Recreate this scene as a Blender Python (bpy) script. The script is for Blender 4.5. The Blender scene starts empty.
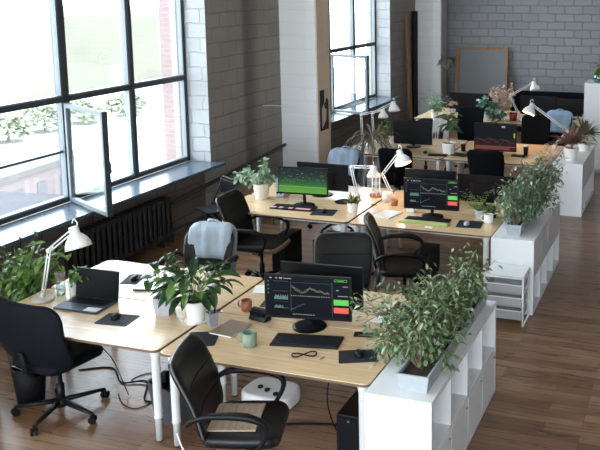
import bpy, bmesh, math, random
from mathutils import Vector, Matrix, Euler
from math import pi, sin, cos, radians as R
random.seed(11)
SC = bpy.context.scene
COL = SC.collection

# ------------------------------------------------------------------ camera, world, light, exposure
cd = bpy.data.cameras.new('camera'); cam = bpy.data.objects.new('camera', cd); COL.objects.link(cam)
cam.location = (1.4098, -4.4784, 3.2688)
cam.rotation_euler = (pi/2 - 0.1523, 0, 0.3082)
cd.sensor_fit = 'HORIZONTAL'; cd.sensor_width = 36
cd.lens = 827.47/600*36
cd.shift_x = -129.05/600; cd.shift_y = -111.18/600
cd.clip_end = 400
SC.camera = cam

wd = bpy.data.worlds.new('overcast_sky'); SC.world = wd; wd.use_nodes = True
nt = wd.node_tree; nt.nodes.clear()
wo = nt.nodes.new('ShaderNodeOutputWorld'); bg = nt.nodes.new('ShaderNodeBackground')
tc = nt.nodes.new('ShaderNodeTexCoord'); sx = nt.nodes.new('ShaderNodeSeparateXYZ'); rp = nt.nodes.new('ShaderNodeValToRGB')
nt.links.new(tc.outputs['Generated'], sx.inputs[0]); nt.links.new(sx.outputs['Z'], rp.inputs[0])
rp.color_ramp.elements[0].position = 0.0; rp.color_ramp.elements[0].color = (0.86, 0.94, 1.0, 1)
rp.color_ramp.elements[1].position = 0.8; rp.color_ramp.elements[1].color = (0.70, 0.86, 1.0, 1)
nt.links.new(rp.outputs[0], bg.inputs[0]); bg.inputs[1].default_value = 11.0
nt.links.new(bg.outputs[0], wo.inputs[0])

def portal(name, loc, rot, w, h):                      # daylight portals in the window openings
    l = bpy.data.lights.new(name, 'AREA'); l.shape = 'RECTANGLE'; l.size = w; l.size_y = h
    o = bpy.data.objects.new(name, l); COL.objects.link(o); o.location = loc; o.rotation_euler = rot
    l.cycles.is_portal = True
WINS = [(1.35, 5.45), (9.2, 12.72), (-5.6, -1.4), (-8.6, -6.2)]
ZS, ZT = 0.84, 4.4  # unseen window tops raised to let in more daylight
for i, (a, b) in enumerate(WINS):
    portal('window_portal', (-5.5, (a+b)/2, (ZS+ZT)/2), (0, -pi/2, 0), ZT-ZS, b-a)
for xx in (-2.9, .6, 4.1):  # openings in the unseen front wall, added for frontal fill light
    portal('window_portal', (xx, -9.3, 2.4), (pi/2, 0, 0), 3.0, 3.4)
SC.view_settings.view_transform = 'Standard'; SC.view_settings.look = 'None'
SC.view_settings.exposure = 0.25; SC.view_settings.gamma = 1.0; SC.view_settings.use_curve_mapping = False
try:
    SC.cycles.use_denoising = True
    SC.cycles.max_bounces = 10; SC.cycles.diffuse_bounces = 5; SC.cycles.transparent_max_bounces = 16
    SC.cycles.sample_clamp_indirect = 6.0
except Exception: pass

# ------------------------------------------------------------------ materials
MATS = {}
def nmat(name):
    m = bpy.data.materials.new(name); m.use_nodes = True
    return m, m.node_tree, m.node_tree.nodes['Principled BSDF']
def mat(name, c, rough=0.5, metal=0.0, var=0.08, scale=12.0, spec=0.5, bump=0.0, bscale=80.0, emit=None, es=0.0, coat=0.0):
    if name in MATS: return MATS[name]
    m, t, p = nmat(name)
    n = t.nodes.new('ShaderNodeTexNoise'); n.inputs['Scale'].default_value = scale; n.inputs['Detail'].default_value = 4
    co = t.nodes.new('ShaderNodeTexCoord'); t.links.new(co.outputs['Object'], n.inputs['Vector'])
    mx = t.nodes.new('ShaderNodeMix'); mx.data_type = 'RGBA'
    mx.inputs[6].default_value = (*[x*(1-var) for x in c], 1); mx.inputs[7].default_value = (*[min(1, x*(1+var)) for x in c], 1)
    t.links.new(n.outputs['Fac'], mx.inputs[0]); t.links.new(mx.outputs[2], p.inputs['Base Color'])
    p.inputs['Roughness'].default_value = rough; p.inputs['Metallic'].default_value = metal
    p.inputs['Specular IOR Level'].default_value = spec; p.inputs['Coat Weight'].default_value = coat
    if bump:
        b = t.nodes.new('ShaderNodeBump'); b.inputs['Strength'].default_value = bump; b.inputs['Distance'].default_value = 0.01
        n2 = t.nodes.new('ShaderNodeTexNoise'); n2.inputs['Scale'].default_value = bscale
        t.links.new(co.outputs['Object'], n2.inputs['Vector']); t.links.new(n2.outputs['Fac'], b.inputs['Height']); t.links.new(b.outputs[0], p.inputs['Normal'])
    if emit:
        p.inputs['Emission Color'].default_value = (*emit, 1); p.inputs['Emission Strength'].default_value = es
    MATS[name] = m; return m

def brick_mat(name, c1, c2, mortar, axis, bw, bh, rough=0.85, blotch=0.35, blotch_c=None, msize=0.012, bump=0.5, dark_band=None):
    m, t, p = nmat(name)
    L = t.links.new
    co = t.nodes.new('ShaderNodeTexCoord'); s = t.nodes.new('ShaderNodeSeparateXYZ'); L(co.outputs['Object'], s.inputs[0])
    cb = t.nodes.new('ShaderNodeCombineXYZ'); L(s.outputs[axis], cb.inputs[0]); L(s.outputs['Z'], cb.inputs[1])
    nz = t.nodes.new('ShaderNodeTexNoise'); nz.inputs['Scale'].default_value = 4.0; nz.inputs['Detail'].default_value = 5; L(co.outputs['Object'], nz.inputs['Vector'])
    vm = t.nodes.new('ShaderNodeVectorMath'); vm.operation = 'MULTIPLY_ADD'; vm.inputs[1].default_value = (0.10, 0.06, 0.0)
    L(nz.outputs['Color'], vm.inputs[0]); L(cb.outputs[0], vm.inputs[2])
    br = t.nodes.new('ShaderNodeTexBrick'); L(vm.outputs[0], br.inputs['Vector'])
    br.inputs['Scale'].default_value = 1.0; br.inputs['Brick Width'].default_value = bw; br.inputs['Row Height'].default_value = bh
    br.inputs['Mortar Size'].default_value = msize; br.inputs['Mortar Smooth'].default_value = 0.6
    br.inputs['Color1'].default_value = (*c1, 1); br.inputs['Color2'].default_value = (*c2, 1); br.inputs['Mortar'].default_value = (*mortar, 1)
    n2 = t.nodes.new('ShaderNodeTexNoise'); n2.inputs['Scale'].default_value = 0.9; n2.inputs['Detail'].default_value = 5; L(co.outputs['Object'], n2.inputs['Vector'])
    rm = t.nodes.new('ShaderNodeMapRange'); rm.inputs[1].default_value = 0.45; rm.inputs[2].default_value = 0.75; rm.inputs[4].default_value = blotch
    L(n2.outputs['Fac'], rm.inputs[0])
    mx = t.nodes.new('ShaderNodeMix'); mx.data_type = 'RGBA'; L(rm.outputs[0], mx.inputs[0]); L(br.outputs['Color'], mx.inputs[6])
    mx.inputs[7].default_value = (*(blotch_c or [x*0.55 for x in c1]), 1)
    outc = mx.outputs[2]
    if dark_band:        # a darker upright band on the wall, soft-edged along Y
        sb = t.nodes.new('ShaderNodeMapRange'); sb.interpolation_type = 'SMOOTHSTEP'; sb.inputs[1].default_value = dark_band[0]; sb.inputs[2].default_value = (dark_band[0]+dark_band[1])/2; L(s.outputs['Y'], sb.inputs[0])
        sc_ = t.nodes.new('ShaderNodeMapRange'); sc_.interpolation_type = 'SMOOTHSTEP'; sc_.inputs[1].default_value = dark_band[1]+.25; sc_.inputs[2].default_value = (dark_band[0]+dark_band[1])/2; L(s.outputs['Y'], sc_.inputs[0])
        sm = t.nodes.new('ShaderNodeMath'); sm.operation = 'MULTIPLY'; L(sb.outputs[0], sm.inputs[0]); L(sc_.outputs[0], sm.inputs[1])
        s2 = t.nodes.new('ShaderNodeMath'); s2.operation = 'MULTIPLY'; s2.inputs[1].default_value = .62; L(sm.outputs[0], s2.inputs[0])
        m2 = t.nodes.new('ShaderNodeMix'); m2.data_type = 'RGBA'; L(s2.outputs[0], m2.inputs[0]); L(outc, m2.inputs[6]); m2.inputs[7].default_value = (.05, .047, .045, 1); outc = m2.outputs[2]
    L(outc, p.inputs['Base Color']); p.inputs['Roughness'].default_value = rough
    n3 = t.nodes.new('ShaderNodeTexNoise'); n3.inputs['Scale'].default_value = 35; n3.inputs['Detail'].default_value = 6; L(co.outputs['Object'], n3.inputs['Vector'])
    ma = t.nodes.new('ShaderNodeMath'); ma.operation = 'MULTIPLY_ADD'; ma.inputs[1].default_value = -1.0
    L(br.outputs['Fac'], ma.inputs[0]); mb_ = t.nodes.new('ShaderNodeMath'); mb_.operation = 'MULTIPLY'; mb_.inputs[1].default_value = 0.6
    L(n3.outputs['Fac'], mb_.inputs[0]); L(mb_.outputs[0], ma.inputs[2])
    b = t.nodes.new('ShaderNodeBump'); b.inputs['Strength'].default_value = bump; b.inputs['Distance'].default_value = 0.012
    L(ma.outputs[0], b.inputs['Height']); L(b.outputs[0], p.inputs['Normal'])
    MATS[name] = m; return m

def wood_mat(name, c1, c2, rough=0.4, stretch=(1.5, 22, 22), spec=0.5):
    m, t, p = nmat(name); L = t.links.new
    co = t.nodes.new('ShaderNodeTexCoord'); mp = t.nodes.new('ShaderNodeMapping'); mp.inputs['Scale'].default_value = stretch
    L(co.outputs['Object'], mp.inputs[0]); n = t.nodes.new('ShaderNodeTexNoise'); n.inputs['Scale'].default_value = 1.6; n.inputs['Detail'].default_value = 6
    n.inputs['Distortion'].default_value = 0.6
    L(mp.outputs[0], n.inputs['Vector']); r = t.nodes.new('ShaderNodeValToRGB'); L(n.outputs['Fac'], r.inputs[0])
    r.color_ramp.elements[0].position = 0.3; r.color_ramp.elements[0].color = (*c1, 1); r.color_ramp.elements[1].position = 0.7; r.color_ramp.elements[1].color = (*c2, 1)
    L(r.outputs[0], p.inputs['Base Color']); p.inputs['Roughness'].default_value = rough; p.inputs['Specular IOR Level'].default_value = spec
    MATS[name] = m; return m

def floor_mat():
    m, t, p = nmat('floor_laminate'); L = t.links.new
    co = t.nodes.new('ShaderNodeTexCoord')
    br = t.nodes.new('ShaderNodeTexBrick'); L(co.outputs['Object'], br.inputs['Vector'])
    br.offset = 0.37; br.offset_frequency = 3; br.squash_frequency = 1
    br.inputs['Scale'].default_value = 1; br.inputs['Brick Width'].default_value = 0.75; br.inputs['Row Height'].default_value = 0.105
    br.inputs['Mortar Size'].default_value = 0.002; br.inputs['Mortar Smooth'].default_value = 0.1
    br.inputs['Color1'].default_value = (0.155, 0.075, 0.037, 1); br.inputs['Color2'].default_value = (0.27, 0.155, 0.086, 1); br.inputs['Mortar'].default_value = (0.06, 0.035, 0.022, 1)
    mp = t.nodes.new('ShaderNodeMapping'); mp.inputs['Scale'].default_value = (1.2, 16, 1); L(co.outputs['Object'], mp.inputs[0])
    n = t.nodes.new('ShaderNodeTexNoise'); n.inputs['Scale'].default_value = 2.2; n.inputs['Detail'].default_value = 7; n.inputs['Distortion'].default_value = 0.8; L(mp.outputs[0], n.inputs['Vector'])
    rm = t.nodes.new('ShaderNodeMapRange'); rm.inputs[1].default_value = 0.3; rm.inputs[2].default_value = 0.7; rm.inputs[3].default_value = 0.75; rm.inputs[4].default_value = 1.25; L(n.outputs['Fac'], rm.inputs[0])
    n2 = t.nodes.new('ShaderNodeTexNoise'); n2.inputs['Scale'].default_value = 0.8; n2.inputs['Detail'].default_value = 3; L(co.outputs['Object'], n2.inputs['Vector'])
    rm2 = t.nodes.new('ShaderNodeMapRange'); rm2.inputs[1].default_value = 0.3; rm2.inputs[2].default_value = 0.7; rm2.inputs[3].default_value = 0.8; rm2.inputs[4].default_value = 1.15; L(n2.outputs['Fac'], rm2.inputs[0])
    mu0 = t.nodes.new('ShaderNodeMath'); mu0.operation = 'MULTIPLY'; L(rm.outputs[0], mu0.inputs[0]); L(rm2.outputs[0], mu0.inputs[1])
    mu = t.nodes.new('ShaderNodeVectorMath'); mu.operation = 'SCALE'; L(br.outputs['Color'], mu.inputs[0]); L(mu0.outputs[0], mu.inputs['Scale'])
    L(mu.outputs[0], p.inputs['Base Color'])
    r2 = t.nodes.new('ShaderNodeMapRange'); r2.inputs[3].default_value = 0.2; r2.inputs[4].default_value = 0.4; L(n.outputs['Fac'], r2.inputs[0]); L(r2.outputs[0], p.inputs['Roughness'])
    b = t.nodes.new('ShaderNodeBump'); b.inputs['Strength'].default_value = 0.15; b.inputs['Distance'].default_value = 0.004; L(n.outputs['Fac'], b.inputs['Height']); L(b.outputs[0], p.inputs['Normal'])
    return m

def leaf_mat(name, c1, c2, rough=0.45, c3=None):
    if name in MATS: return MATS[name]
    m, t, p = nmat(name); L = t.links.new
    g = t.nodes.new('ShaderNodeNewGeometry'); r = t.nodes.new('ShaderNodeValToRGB'); L(g.outputs['Random Per Island'], r.inputs[0])
    r.color_ramp.elements[0].color = (*c1, 1); r.color_ramp.elements[1].color = (*c2, 1)
    if c3:
        e = r.color_ramp.elements.new(0.8); e.color = (*c2, 1); r.color_ramp.elements[2].color = (*c3, 1); r.color_ramp.elements[2].position = 1.0
    L(r.outputs[0], p.inputs['Base Color']); p.inputs['Roughness'].default_value = rough
    tr = t.nodes.new('ShaderNodeBsdfTranslucent'); L(r.outputs[0], tr.inputs[0])
    mx = t.nodes.new('ShaderNodeMixShader'); mx.inputs[0].default_value = 0.25
    L(p.outputs[0], mx.inputs[1]); L(tr.outputs[0], mx.inputs[2]); L(mx.outputs[0], t.nodes['Material Output'].inputs[0])
    MATS[name] = m; return m

def glass_mat(name, tint=(1, 1, 1), rough=0.0, mixmin=0.04):
    m = bpy.data.materials.new(name); m.use_nodes = True; t = m.node_tree; t.nodes.clear(); L = t.links.new
    o = t.nodes.new('ShaderNodeOutputMaterial'); a = t.nodes.new('ShaderNodeBsdfTransparent'); a.inputs[0].default_value = (*tint, 1)
    g = t.nodes.new('ShaderNodeBsdfGlossy'); g.inputs['Roughness'].default_value = rough
    f = t.nodes.new('ShaderNodeLayerWeight'); f.inputs[0].default_value = 0.25
    mr = t.nodes.new('ShaderNodeMapRange'); mr.inputs[3].default_value = mixmin; mr.inputs[4].default_value = 0.35; L(f.outputs['Fresnel'], mr.inputs[0])
    mx = t.nodes.new('ShaderNodeMixShader'); L(mr.outputs[0], mx.inputs[0]); L(a.outputs[0], mx.inputs[1]); L(g.outputs[0], mx.inputs[2]); L(mx.outputs[0], o.inputs[0])
    MATS[name] = m; return m

def screen_mat(name, kind):
    m, t, p = nmat(name); L = t.links.new
    co = t.nodes.new('ShaderNodeTexCoord'); s = t.nodes.new('ShaderNodeSeparateXYZ'); L(co.outputs['Generated'], s.inputs[0])
    r = t.nodes.new('ShaderNodeValToRGB'); cr = r.color_ramp
    if kind == 'green':
        n = t.nodes.new('ShaderNodeTexNoise'); n.inputs['Scale'].default_value = 30; n.inputs['Detail'].default_value = 8; n.inputs['Roughness'].default_value = 0.8; L(co.outputs['Generated'], n.inputs['Vector'])
        a = t.nodes.new('ShaderNodeMath'); a.operation = 'MULTIPLY_ADD'; a.inputs[1].default_value = 0.7; L(n.outputs['Fac'], a.inputs[0]); L(s.outputs['Z'], a.inputs[2])
        sb = t.nodes.new('ShaderNodeMath'); sb.operation = 'SUBTRACT'; sb.inputs[1].default_value = 0.35; L(a.outputs[0], sb.inputs[0])
        L(sb.outputs[0], r.inputs[0])
        cr.elements[0].position = 0.0; cr.elements[0].color = (0.10, 0.30, 0.05, 1); cr.elements[1].position = 1; cr.elements[1].color = (0.012, 0.02, 0.02, 1)
        for q, c in ((0.2, (0.09, 0.28, 0.045, 1)), (0.32, (0.03, 0.13, 0.03, 1)), (0.55, (0.02, 0.06, 0.03, 1)), (0.7, (0.02, 0.03, 0.03, 1))):
            e = cr.elements.new(q); e.color = c
        st = 1.0
    elif kind == 'red':
        n = t.nodes.new('ShaderNodeTexNoise'); n.inputs['Scale'].default_value = 14; n.inputs['Detail'].default_value = 5; L(co.outputs['Generated'], n.inputs['Vector'])
        a = t.nodes.new('ShaderNodeMath'); a.operation = 'MULTIPLY_ADD'; a.inputs[1].default_value = 0.25; L(n.outputs['Fac'], a.inputs[0]); L(s.outputs['Z'], a.inputs[2]); L(a.outputs[0], r.inputs[0])
        cr.elements[0].position = 0.0; cr.elements[0].color = (0.05, 0.012, 0.01, 1); cr.elements[1].position = 0.6; cr.elements[1].color = (0.006, 0.007, 0.01, 1)
        st = 1.0
    else:
        L(s.outputs['Z'], r.inputs[0]); cr.elements[0].color = (0.002, 0.003, 0.005, 1); cr.elements[1].color = (0.004, 0.006, 0.010, 1); st = 1.0
    L(r.outputs[0], p.inputs['Emission Color']); p.inputs['Emission Strength'].default_value = st
    p.inputs['Base Color'].default_value = (0.004, 0.004, 0.005, 1); p.inputs['Roughness'].default_value = 0.4; p.inputs['Specular IOR Level'].default_value = 0.05
    MATS[name] = m; return m

M_white = mat('white_laminate', (0.74, 0.75, 0.76), 0.42, var=0.02)
M_wmetal = mat('white_powder_metal', (0.78, 0.77, 0.74), 0.35, var=0.03)
M_wplastic = mat('white_plastic', (0.80, 0.80, 0.78), 0.35, var=0.02)
M_leg = mat('light_grey_leg', (0.60, 0.60, 0.59), 0.35, var=0.03)
M_black = mat('black_plastic', (.006, .006, .007), 0.38, var=0.2, spec=.18)
M_blackm = mat('black_matte', (.006, .006, .007), 0.6, var=0.2, spec=.12)
M_leather = mat('black_leather', (.007, .007, .008), 0.34, spec=.3, var=0.25, scale=6, bump=0.15, bscale=140)
M_bleather = mat('brown_black_leather', (.009, .0075, .0065), 0.45, spec=.22, var=0.25, scale=6, bump=0.15, bscale=140)
M_shell = mat('black_shell_fabric', (.006, .0065, .009), .7, var=.2, spec=.07, bump=.15, bscale=200)
M_tan = mat('worn_tan_leather', (0.22, 0.15, 0.10), 0.55, var=0.2, scale=9)
M_fabric = mat('black_fabric', (.005, .0055, .007), 0.85, var=0.2, spec=.08, bump=0.2, bscale=300)
M_piping = mat('grey_piping', (0.10, 0.10, 0.10), 0.4)
M_grey = mat('grey_plastic', (0.16, 0.165, 0.18), 0.5)
M_dgrey = mat('dark_grey_plastic', (0.014, 0.015, 0.017), 0.55, spec=.2)
M_lgrey = mat('light_grey_plastic', (0.45, 0.47, 0.5), 0.45)
M_silver = mat('brushed_aluminium', (0.62, 0.63, 0.65), 0.3, 0.9)
M_chrome = mat('chrome', (0.7, 0.7, 0.7), 0.15, 1.0)
M_pad = mat('slate_mouse_mat', (0.016, 0.019, 0.025), 0.7, var=0.1, spec=.3)
M_terra = mat('terracotta', (0.45, 0.17, 0.08), 0.7, var=0.15)
M_redmug = mat('red_brown_glaze', (0.26, 0.085, 0.04), 0.35, var=0.15)
M_greenmug = mat('sage_glaze', (0.20, 0.27, 0.19), 0.35, var=0.08)
M_soil = mat('soil', (0.035, 0.022, 0.014), 0.95, var=0.5, scale=60, bump=0.8)
M_bark = mat('bark', (0.12, 0.085, 0.055), 0.85, var=0.3)
M_gstem = mat('green_stem', (0.12, 0.22, 0.06), 0.6, var=0.2)
M_paper = mat('paper', (0.78, 0.77, 0.73), 0.8, var=0.03)
M_kraft = mat('kraft_cover', (0.25, 0.18, 0.125), 0.7, var=0.12)
M_kraft2 = mat('kraft_board', (0.45, 0.34, 0.22), 0.7, var=0.1)
M_concrete = mat('grey_plant_trough', (0.36, 0.39, 0.41), 0.7, var=0.12, scale=25, bump=0.2)
M_stonepot = mat('grey_stone_pot', (0.36, 0.35, 0.37), 0.8, var=0.12, bump=0.2)
M_creampot = mat('cream_ceramic', (0.80, 0.73, 0.66), 0.4, var=0.04)
M_wceramic = mat('white_ceramic', (0.82, 0.80, 0.77), 0.3, var=0.03)
M_denim = mat('pale_denim', (0.16, 0.20, 0.25), 0.9, var=0.35, scale=14, bump=0.4, bscale=60)
M_ldenim = mat('light_blue_denim', (0.27, 0.39, 0.52), 0.9, var=0.3, scale=14, bump=0.4, bscale=60)
M_wcloth = mat('white_cloth', (0.75, 0.75, 0.74), 0.9, var=0.1, bump=0.4, bscale=40)
M_winframe = mat('dark_window_frame', (0.030, 0.038, 0.043), 0.45, var=0.2)
M_sash = mat('pale_grey_sash', (0.15, 0.172, 0.188), 0.45, var=0.08)
M_sill = mat('slate_sill', (0.085, 0.11, 0.135), 0.22, var=0.12, scale=5)
M_radiator = mat('black_cast_iron', (0.014, 0.013, 0.013), 0.5, var=0.2)
M_pipe = mat('dark_pipe', (0.022, 0.02, 0.019), 0.55)
M_bulb = mat('lamp_glow', (1, 0.9, 0.75), 0.5, emit=(1.0, 0.78, 0.5), es=6.0)
M_lshade_in = mat('shade_inside', (0.85, 0.83, 0.78), 0.5)
M_tanwall = mat('tan_plaster', (0.74, 0.60, 0.47), 0.85, var=0.06, scale=4, bump=0.15)
M_wood = wood_mat('oak_top', (0.63, 0.43, 0.23), (0.79, 0.58, 0.36), 0.22, spec=0.8)
M_dwood = wood_mat('brown_wood', (0.24, 0.125, 0.055), (0.36, 0.20, 0.10), 0.55, (10, 10, 1.2))
M_edge = mat('plywood_edge', (0.14, 0.085, 0.05), 0.6)
M_floor = floor_mat()
M_wallL = brick_mat('window_wall_paint', (0.31, 0.28, 0.25), (0.29, 0.262, 0.235), (0.25, 0.225, 0.20), 'Y', 0.42, 0.21, blotch=0.7, blotch_c=(0.21, 0.19, 0.17), bump=.9, dark_band=(6.35, 6.75))
M_reveal = brick_mat('reveal_paint', (0.34, 0.345, 0.35), (0.32, 0.325, 0.33), (0.29, 0.295, 0.30), 'X', 0.40, 0.20, blotch=0.7, blotch_c=(0.30, 0.30, 0.305), bump=.8)
M_pillar = brick_mat('white_pillar_paint', (0.92, 0.925, 0.93), (0.90, 0.905, 0.91), (0.86, 0.865, 0.87), 'X', 0.9, 0.21, blotch=0.2, blotch_c=(0.78, 0.79, 0.80), bump=0.25)
M_wallB = brick_mat('back_wall_paint', (0.285, 0.29, 0.305), (0.32, 0.325, 0.34), (0.215, 0.22, 0.23), 'X', 0.42, 0.19, blotch=0.4, blotch_c=(0.25, 0.25, 0.265), msize=0.014, bump=0.8)
M_plain = mat('grey_plaster_wall', (0.13, 0.13, 0.135), 0.9, var=0.04, scale=3)
M_ceil = mat('ceiling_paint', (0.82, 0.82, 0.81), 0.95, var=0.03, scale=2)
M_glass = glass_mat('window_glass', mixmin=0.02)
M_pane = glass_mat('casement_glass', (.90, .93, .92), 0, .03)
M_jar = glass_mat('clear_glass', (0.93, 0.96, 0.96), 0.02, 0.08)
M_teal = glass_mat('teal_glass', (0.55, 0.82, 0.80), 0.03, 0.1)
M_mesh = glass_mat('white_wire_mesh', (0.8, 0.81, 0.83), 0.8, 0.5)
M_ficus = leaf_mat('ficus_leaves', (0.045, 0.10, 0.035), (0.20, 0.29, 0.13), 0.4, (0.55, 0.60, 0.42))
M_ficus2 = leaf_mat('ficus_grey_leaves', (0.05, 0.10, 0.05), (0.21, 0.30, 0.18), 0.4, (0.58, 0.64, 0.50))
M_lily = leaf_mat('lily_leaves', (0.012, 0.042, 0.014), (0.045, 0.105, 0.025), 0.25, (0.16, 0.30, 0.04))
M_bright = leaf_mat('bright_leaves', (0.05, 0.12, 0.025), (0.17, 0.28, 0.06), 0.45)
M_dark = leaf_mat('dark_leaves', (0.02, 0.06, 0.03), (0.08, 0.17, 0.07), 0.3, (0.25, 0.36, 0.26))
M_pale = leaf_mat('pale_leaves', (0.13, 0.23, 0.12), (0.38, 0.46, 0.33), 0.5)
M_fern = leaf_mat('fern_leaves', (0.07, 0.15, 0.03), (0.22, 0.33, 0.08), 0.5)
M_red = leaf_mat('cordyline_leaves', (0.12, 0.045, 0.04), (0.27, 0.14, 0.10), 0.4, (0.30, 0.27, 0.17))
M_dry = leaf_mat('dried_leaves', (0.12, 0.10, 0.07), (0.30, 0.26, 0.19), 0.7)
M_pink = leaf_mat('dried_flower', (0.55, 0.36, 0.28), (0.78, 0.62, 0.50), 0.8)
S_green = screen_mat('green_chart_screen', 'green'); S_dash = screen_mat('dashboard_screen', 'dash'); S_red = screen_mat('red_chart_screen', 'red')
def emat(name, c, s=1.0): return mat(name, (0.02, 0.02, 0.02), 0.4, emit=c, es=s)
E_line = emat('ui_pale', (0.30, 0.32, 0.30), 0.9); E_dim = emat('ui_dim', (0.06, 0.08, 0.10)); E_gr = emat('ui_green', (0.08, 0.52, 0.05)); E_rd = emat('ui_red', (0.75, 0.06, 0.04))
E_teal = emat('ui_teal', (0.10, 0.22, 0.20)); E_blue = emat('ui_blue', (0.10, 0.13, 0.28)); E_strip = emat('ui_red_strip', (0.12, 0.014, 0.012)); E_yel = emat('ui_yellow', (0.3, 0.25, 0.05)); E_yg = emat('ui_yellow_green', (0.25, 0.42, 0.12))

# ------------------------------------------------------------------ geometry helpers
class MB:
    def __init__(s): s.bm = bmesh.new(); s.M = Matrix()
    def at(s, loc=(0, 0, 0), rot=(0, 0, 0), sc=(1, 1, 1)):
        s.M = Matrix.LocRotScale(Vector(loc), Euler(rot), Vector(sc)); return s
    def v(s, p): return s.bm.verts.new(s.M @ Vector(p))
    def face(s, vs):
        try: return s.bm.faces.new(vs)
        except ValueError: return None
    def poly(s, pts): return s.face([s.v(p) for p in pts])
    def box(s, x0, x1, y0, y1, z0, z1):
        a = [s.v((x, y, z)) for z in (z0, z1) for y in (y0, y1) for x in (x0, x1)]
        for f in ((0, 2, 3, 1), (4, 5, 7, 6), (0, 1, 5, 4), (2, 6, 7, 3), (0, 4, 6, 2), (1, 3, 7, 5)): s.face([a[i] for i in f])
        return s
    def cbox(s, c, d): return s.box(c[0]-d[0]/2, c[0]+d[0]/2, c[1]-d[1]/2, c[1]+d[1]/2, c[2]-d[2]/2, c[2]+d[2]/2)
    def lathe(s, prof, seg=24, c=(0, 0, 0), cap=True):
        rings = []
        for r, z in prof:
            rings.append([s.v((c[0]+r*cos(2*pi*i/seg), c[1]+r*sin(2*pi*i/seg), c[2]+z)) for i in range(seg)])
        for a, b in zip(rings, rings[1:]):
            for i in range(seg): s.face([a[i], a[(i+1) % seg], b[(i+1) % seg], b[i]])
        if cap: s.face(rings[0][::-1]); s.face(rings[-1])
        return s
    def tube(s, path, r, seg=10, cap=True, flat=1.0):
        P = [Vector(p) for p in path]; n = len(P)
        rr = r if isinstance(r, (list, tuple)) else [r]*n
        rings = []; prev = None
        for i, p in enumerate(P):
            d = (P[min(i+1, n-1)]-P[max(i-1, 0)]).normalized()
            if prev is None:
                up = Vector((0, 0, 1)) if abs(d.z) < 0.9 else Vector((0, 1, 0))
                a = d.cross(up).normalized()
            else: a = (prev - d*prev.dot(d)).normalized()
            b = d.cross(a); prev = a
            rings.append([s.v(p + a*rr[i]*cos(2*pi*k/seg) + b*rr[i]*flat*sin(2*pi*k/seg)) for k in range(seg)])
        for a, b in zip(rings, rings[1:]):
            for i in range(seg): s.face([a[i], b[i], b[(i+1) % seg], a[(i+1) % seg]])
        if cap: s.face(rings[0]); s.face(rings[-1][::-1])
        return s
    def prism(s, pts, z0, z1):
        a = [s.v((x, y, z0)) for x, y in pts]; b = [s.v((x, y, z1)) for x, y in pts]; n = len(pts)
        s.face(a[::-1]); s.face(b)
        for i in range(n): s.face([a[i], a[(i+1) % n], b[(i+1) % n], b[i]])
        return s
    def pad(s, w, h, t, rad, fn=lambda x, y, z: (x, y, z), seg=7):   # pillow-edged rounded slab in local x (width) / y (height), thickness z
        poly = rrect(w, h, rad, seg, 5)
        def ring(k, z):
            return [s.v(fn(x*k, y*k, z)) for x, y in poly]
        ks = [(0.25, 1.0), (0.5, 1.0), (0.75, 0.98), (0.9, 0.9), (0.97, 0.62)]
        rs = [ring(k, -t/2*z) for k, z in ks] + [ring(1.0, 0)] + [ring(k, t/2*z) for k, z in ks[::-1]]
        n = len(poly)
        for a, b in zip(rs, rs[1:]):
            for i in range(n): s.face([a[i], a[(i+1) % n], b[(i+1) % n], b[i]])
        s.face(rs[0][::-1]); s.face(rs[-1]); return s
    def leaf(s, base, d, ln, w, droop=0.3, nseg=3, fold=0.25, roll=None, tipw=0.0):
        d = Vector(d).normalized(); p = Vector(base); up = Vector((0, 0, 1))
        side = d.cross(up)
        if side.length < 1e-3: side = Vector((1, 0, 0))
        side.normalize()
        if roll is None: roll = random.uniform(-0.7, 0.7)
        side = (Matrix.Rotation(roll, 3, d) @ side)
        Ls, Ms, Rs = [], [], []
        dd = d.copy()
        for i in range(nseg+1):
            u = i/nseg
            ww = w*0.5*(max(0.0, sin(pi*min(1, (u*0.9+0.06)))**0.8) if i < nseg else tipw)
            nrm = side.cross(dd).normalized()
            Ms.append(s.v(p))
            if 0 < i < nseg or tipw and i == nseg:
                Ls.append(s.v(p+side*ww+nrm*ww*fold)); Rs.append(s.v(p-side*ww+nrm*ww*fold))
            p = p + dd*(ln/nseg)
            dd = (dd + Vector((0, 0, -droop/nseg*1.6))).normalized()
        for i in range(nseg):
            if i == 0:
                s.face([Ms[0], Ls[0], Ms[1]]); s.face([Ms[0], Ms[1], Rs[0]])
            elif i == nseg-1 and not tipw:
                s.face([Ms[i], Ls[i-1], Ms[i+1]]); s.face([Ms[i], Ms[i+1], Rs[i-1]])
            else:
                s.face([Ms[i], Ls[i-1], Ls[i], Ms[i+1]]); s.face([Ms[i], Ms[i+1], Rs[i], Rs[i-1]])
    def build(s, name, m, parent=None, bevel=0.0, smooth=False, loc=None, rot=None, label=None, recalc=True, segs=2):
        if recalc: bmesh.ops.recalc_face_normals(s.bm, faces=s.bm.faces)
        me = bpy.data.meshes.new(name); s.bm.to_mesh(me); s.bm.free()
        me.materials.append(m)
        if smooth: me.shade_smooth()
        o = bpy.data.objects.new(name, me); COL.objects.link(o)
        if parent: o.parent = parent
        if loc is not None: o.location = loc
        if rot is not None: o.rotation_euler = rot
        if bevel:
            b = o.modifiers.new('bevel', 'BEVEL'); b.width = bevel; b.segments = segs; b.limit_method = 'ANGLE'; b.angle_limit = R(50)
        if label: o['label'] = label
        return o

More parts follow.
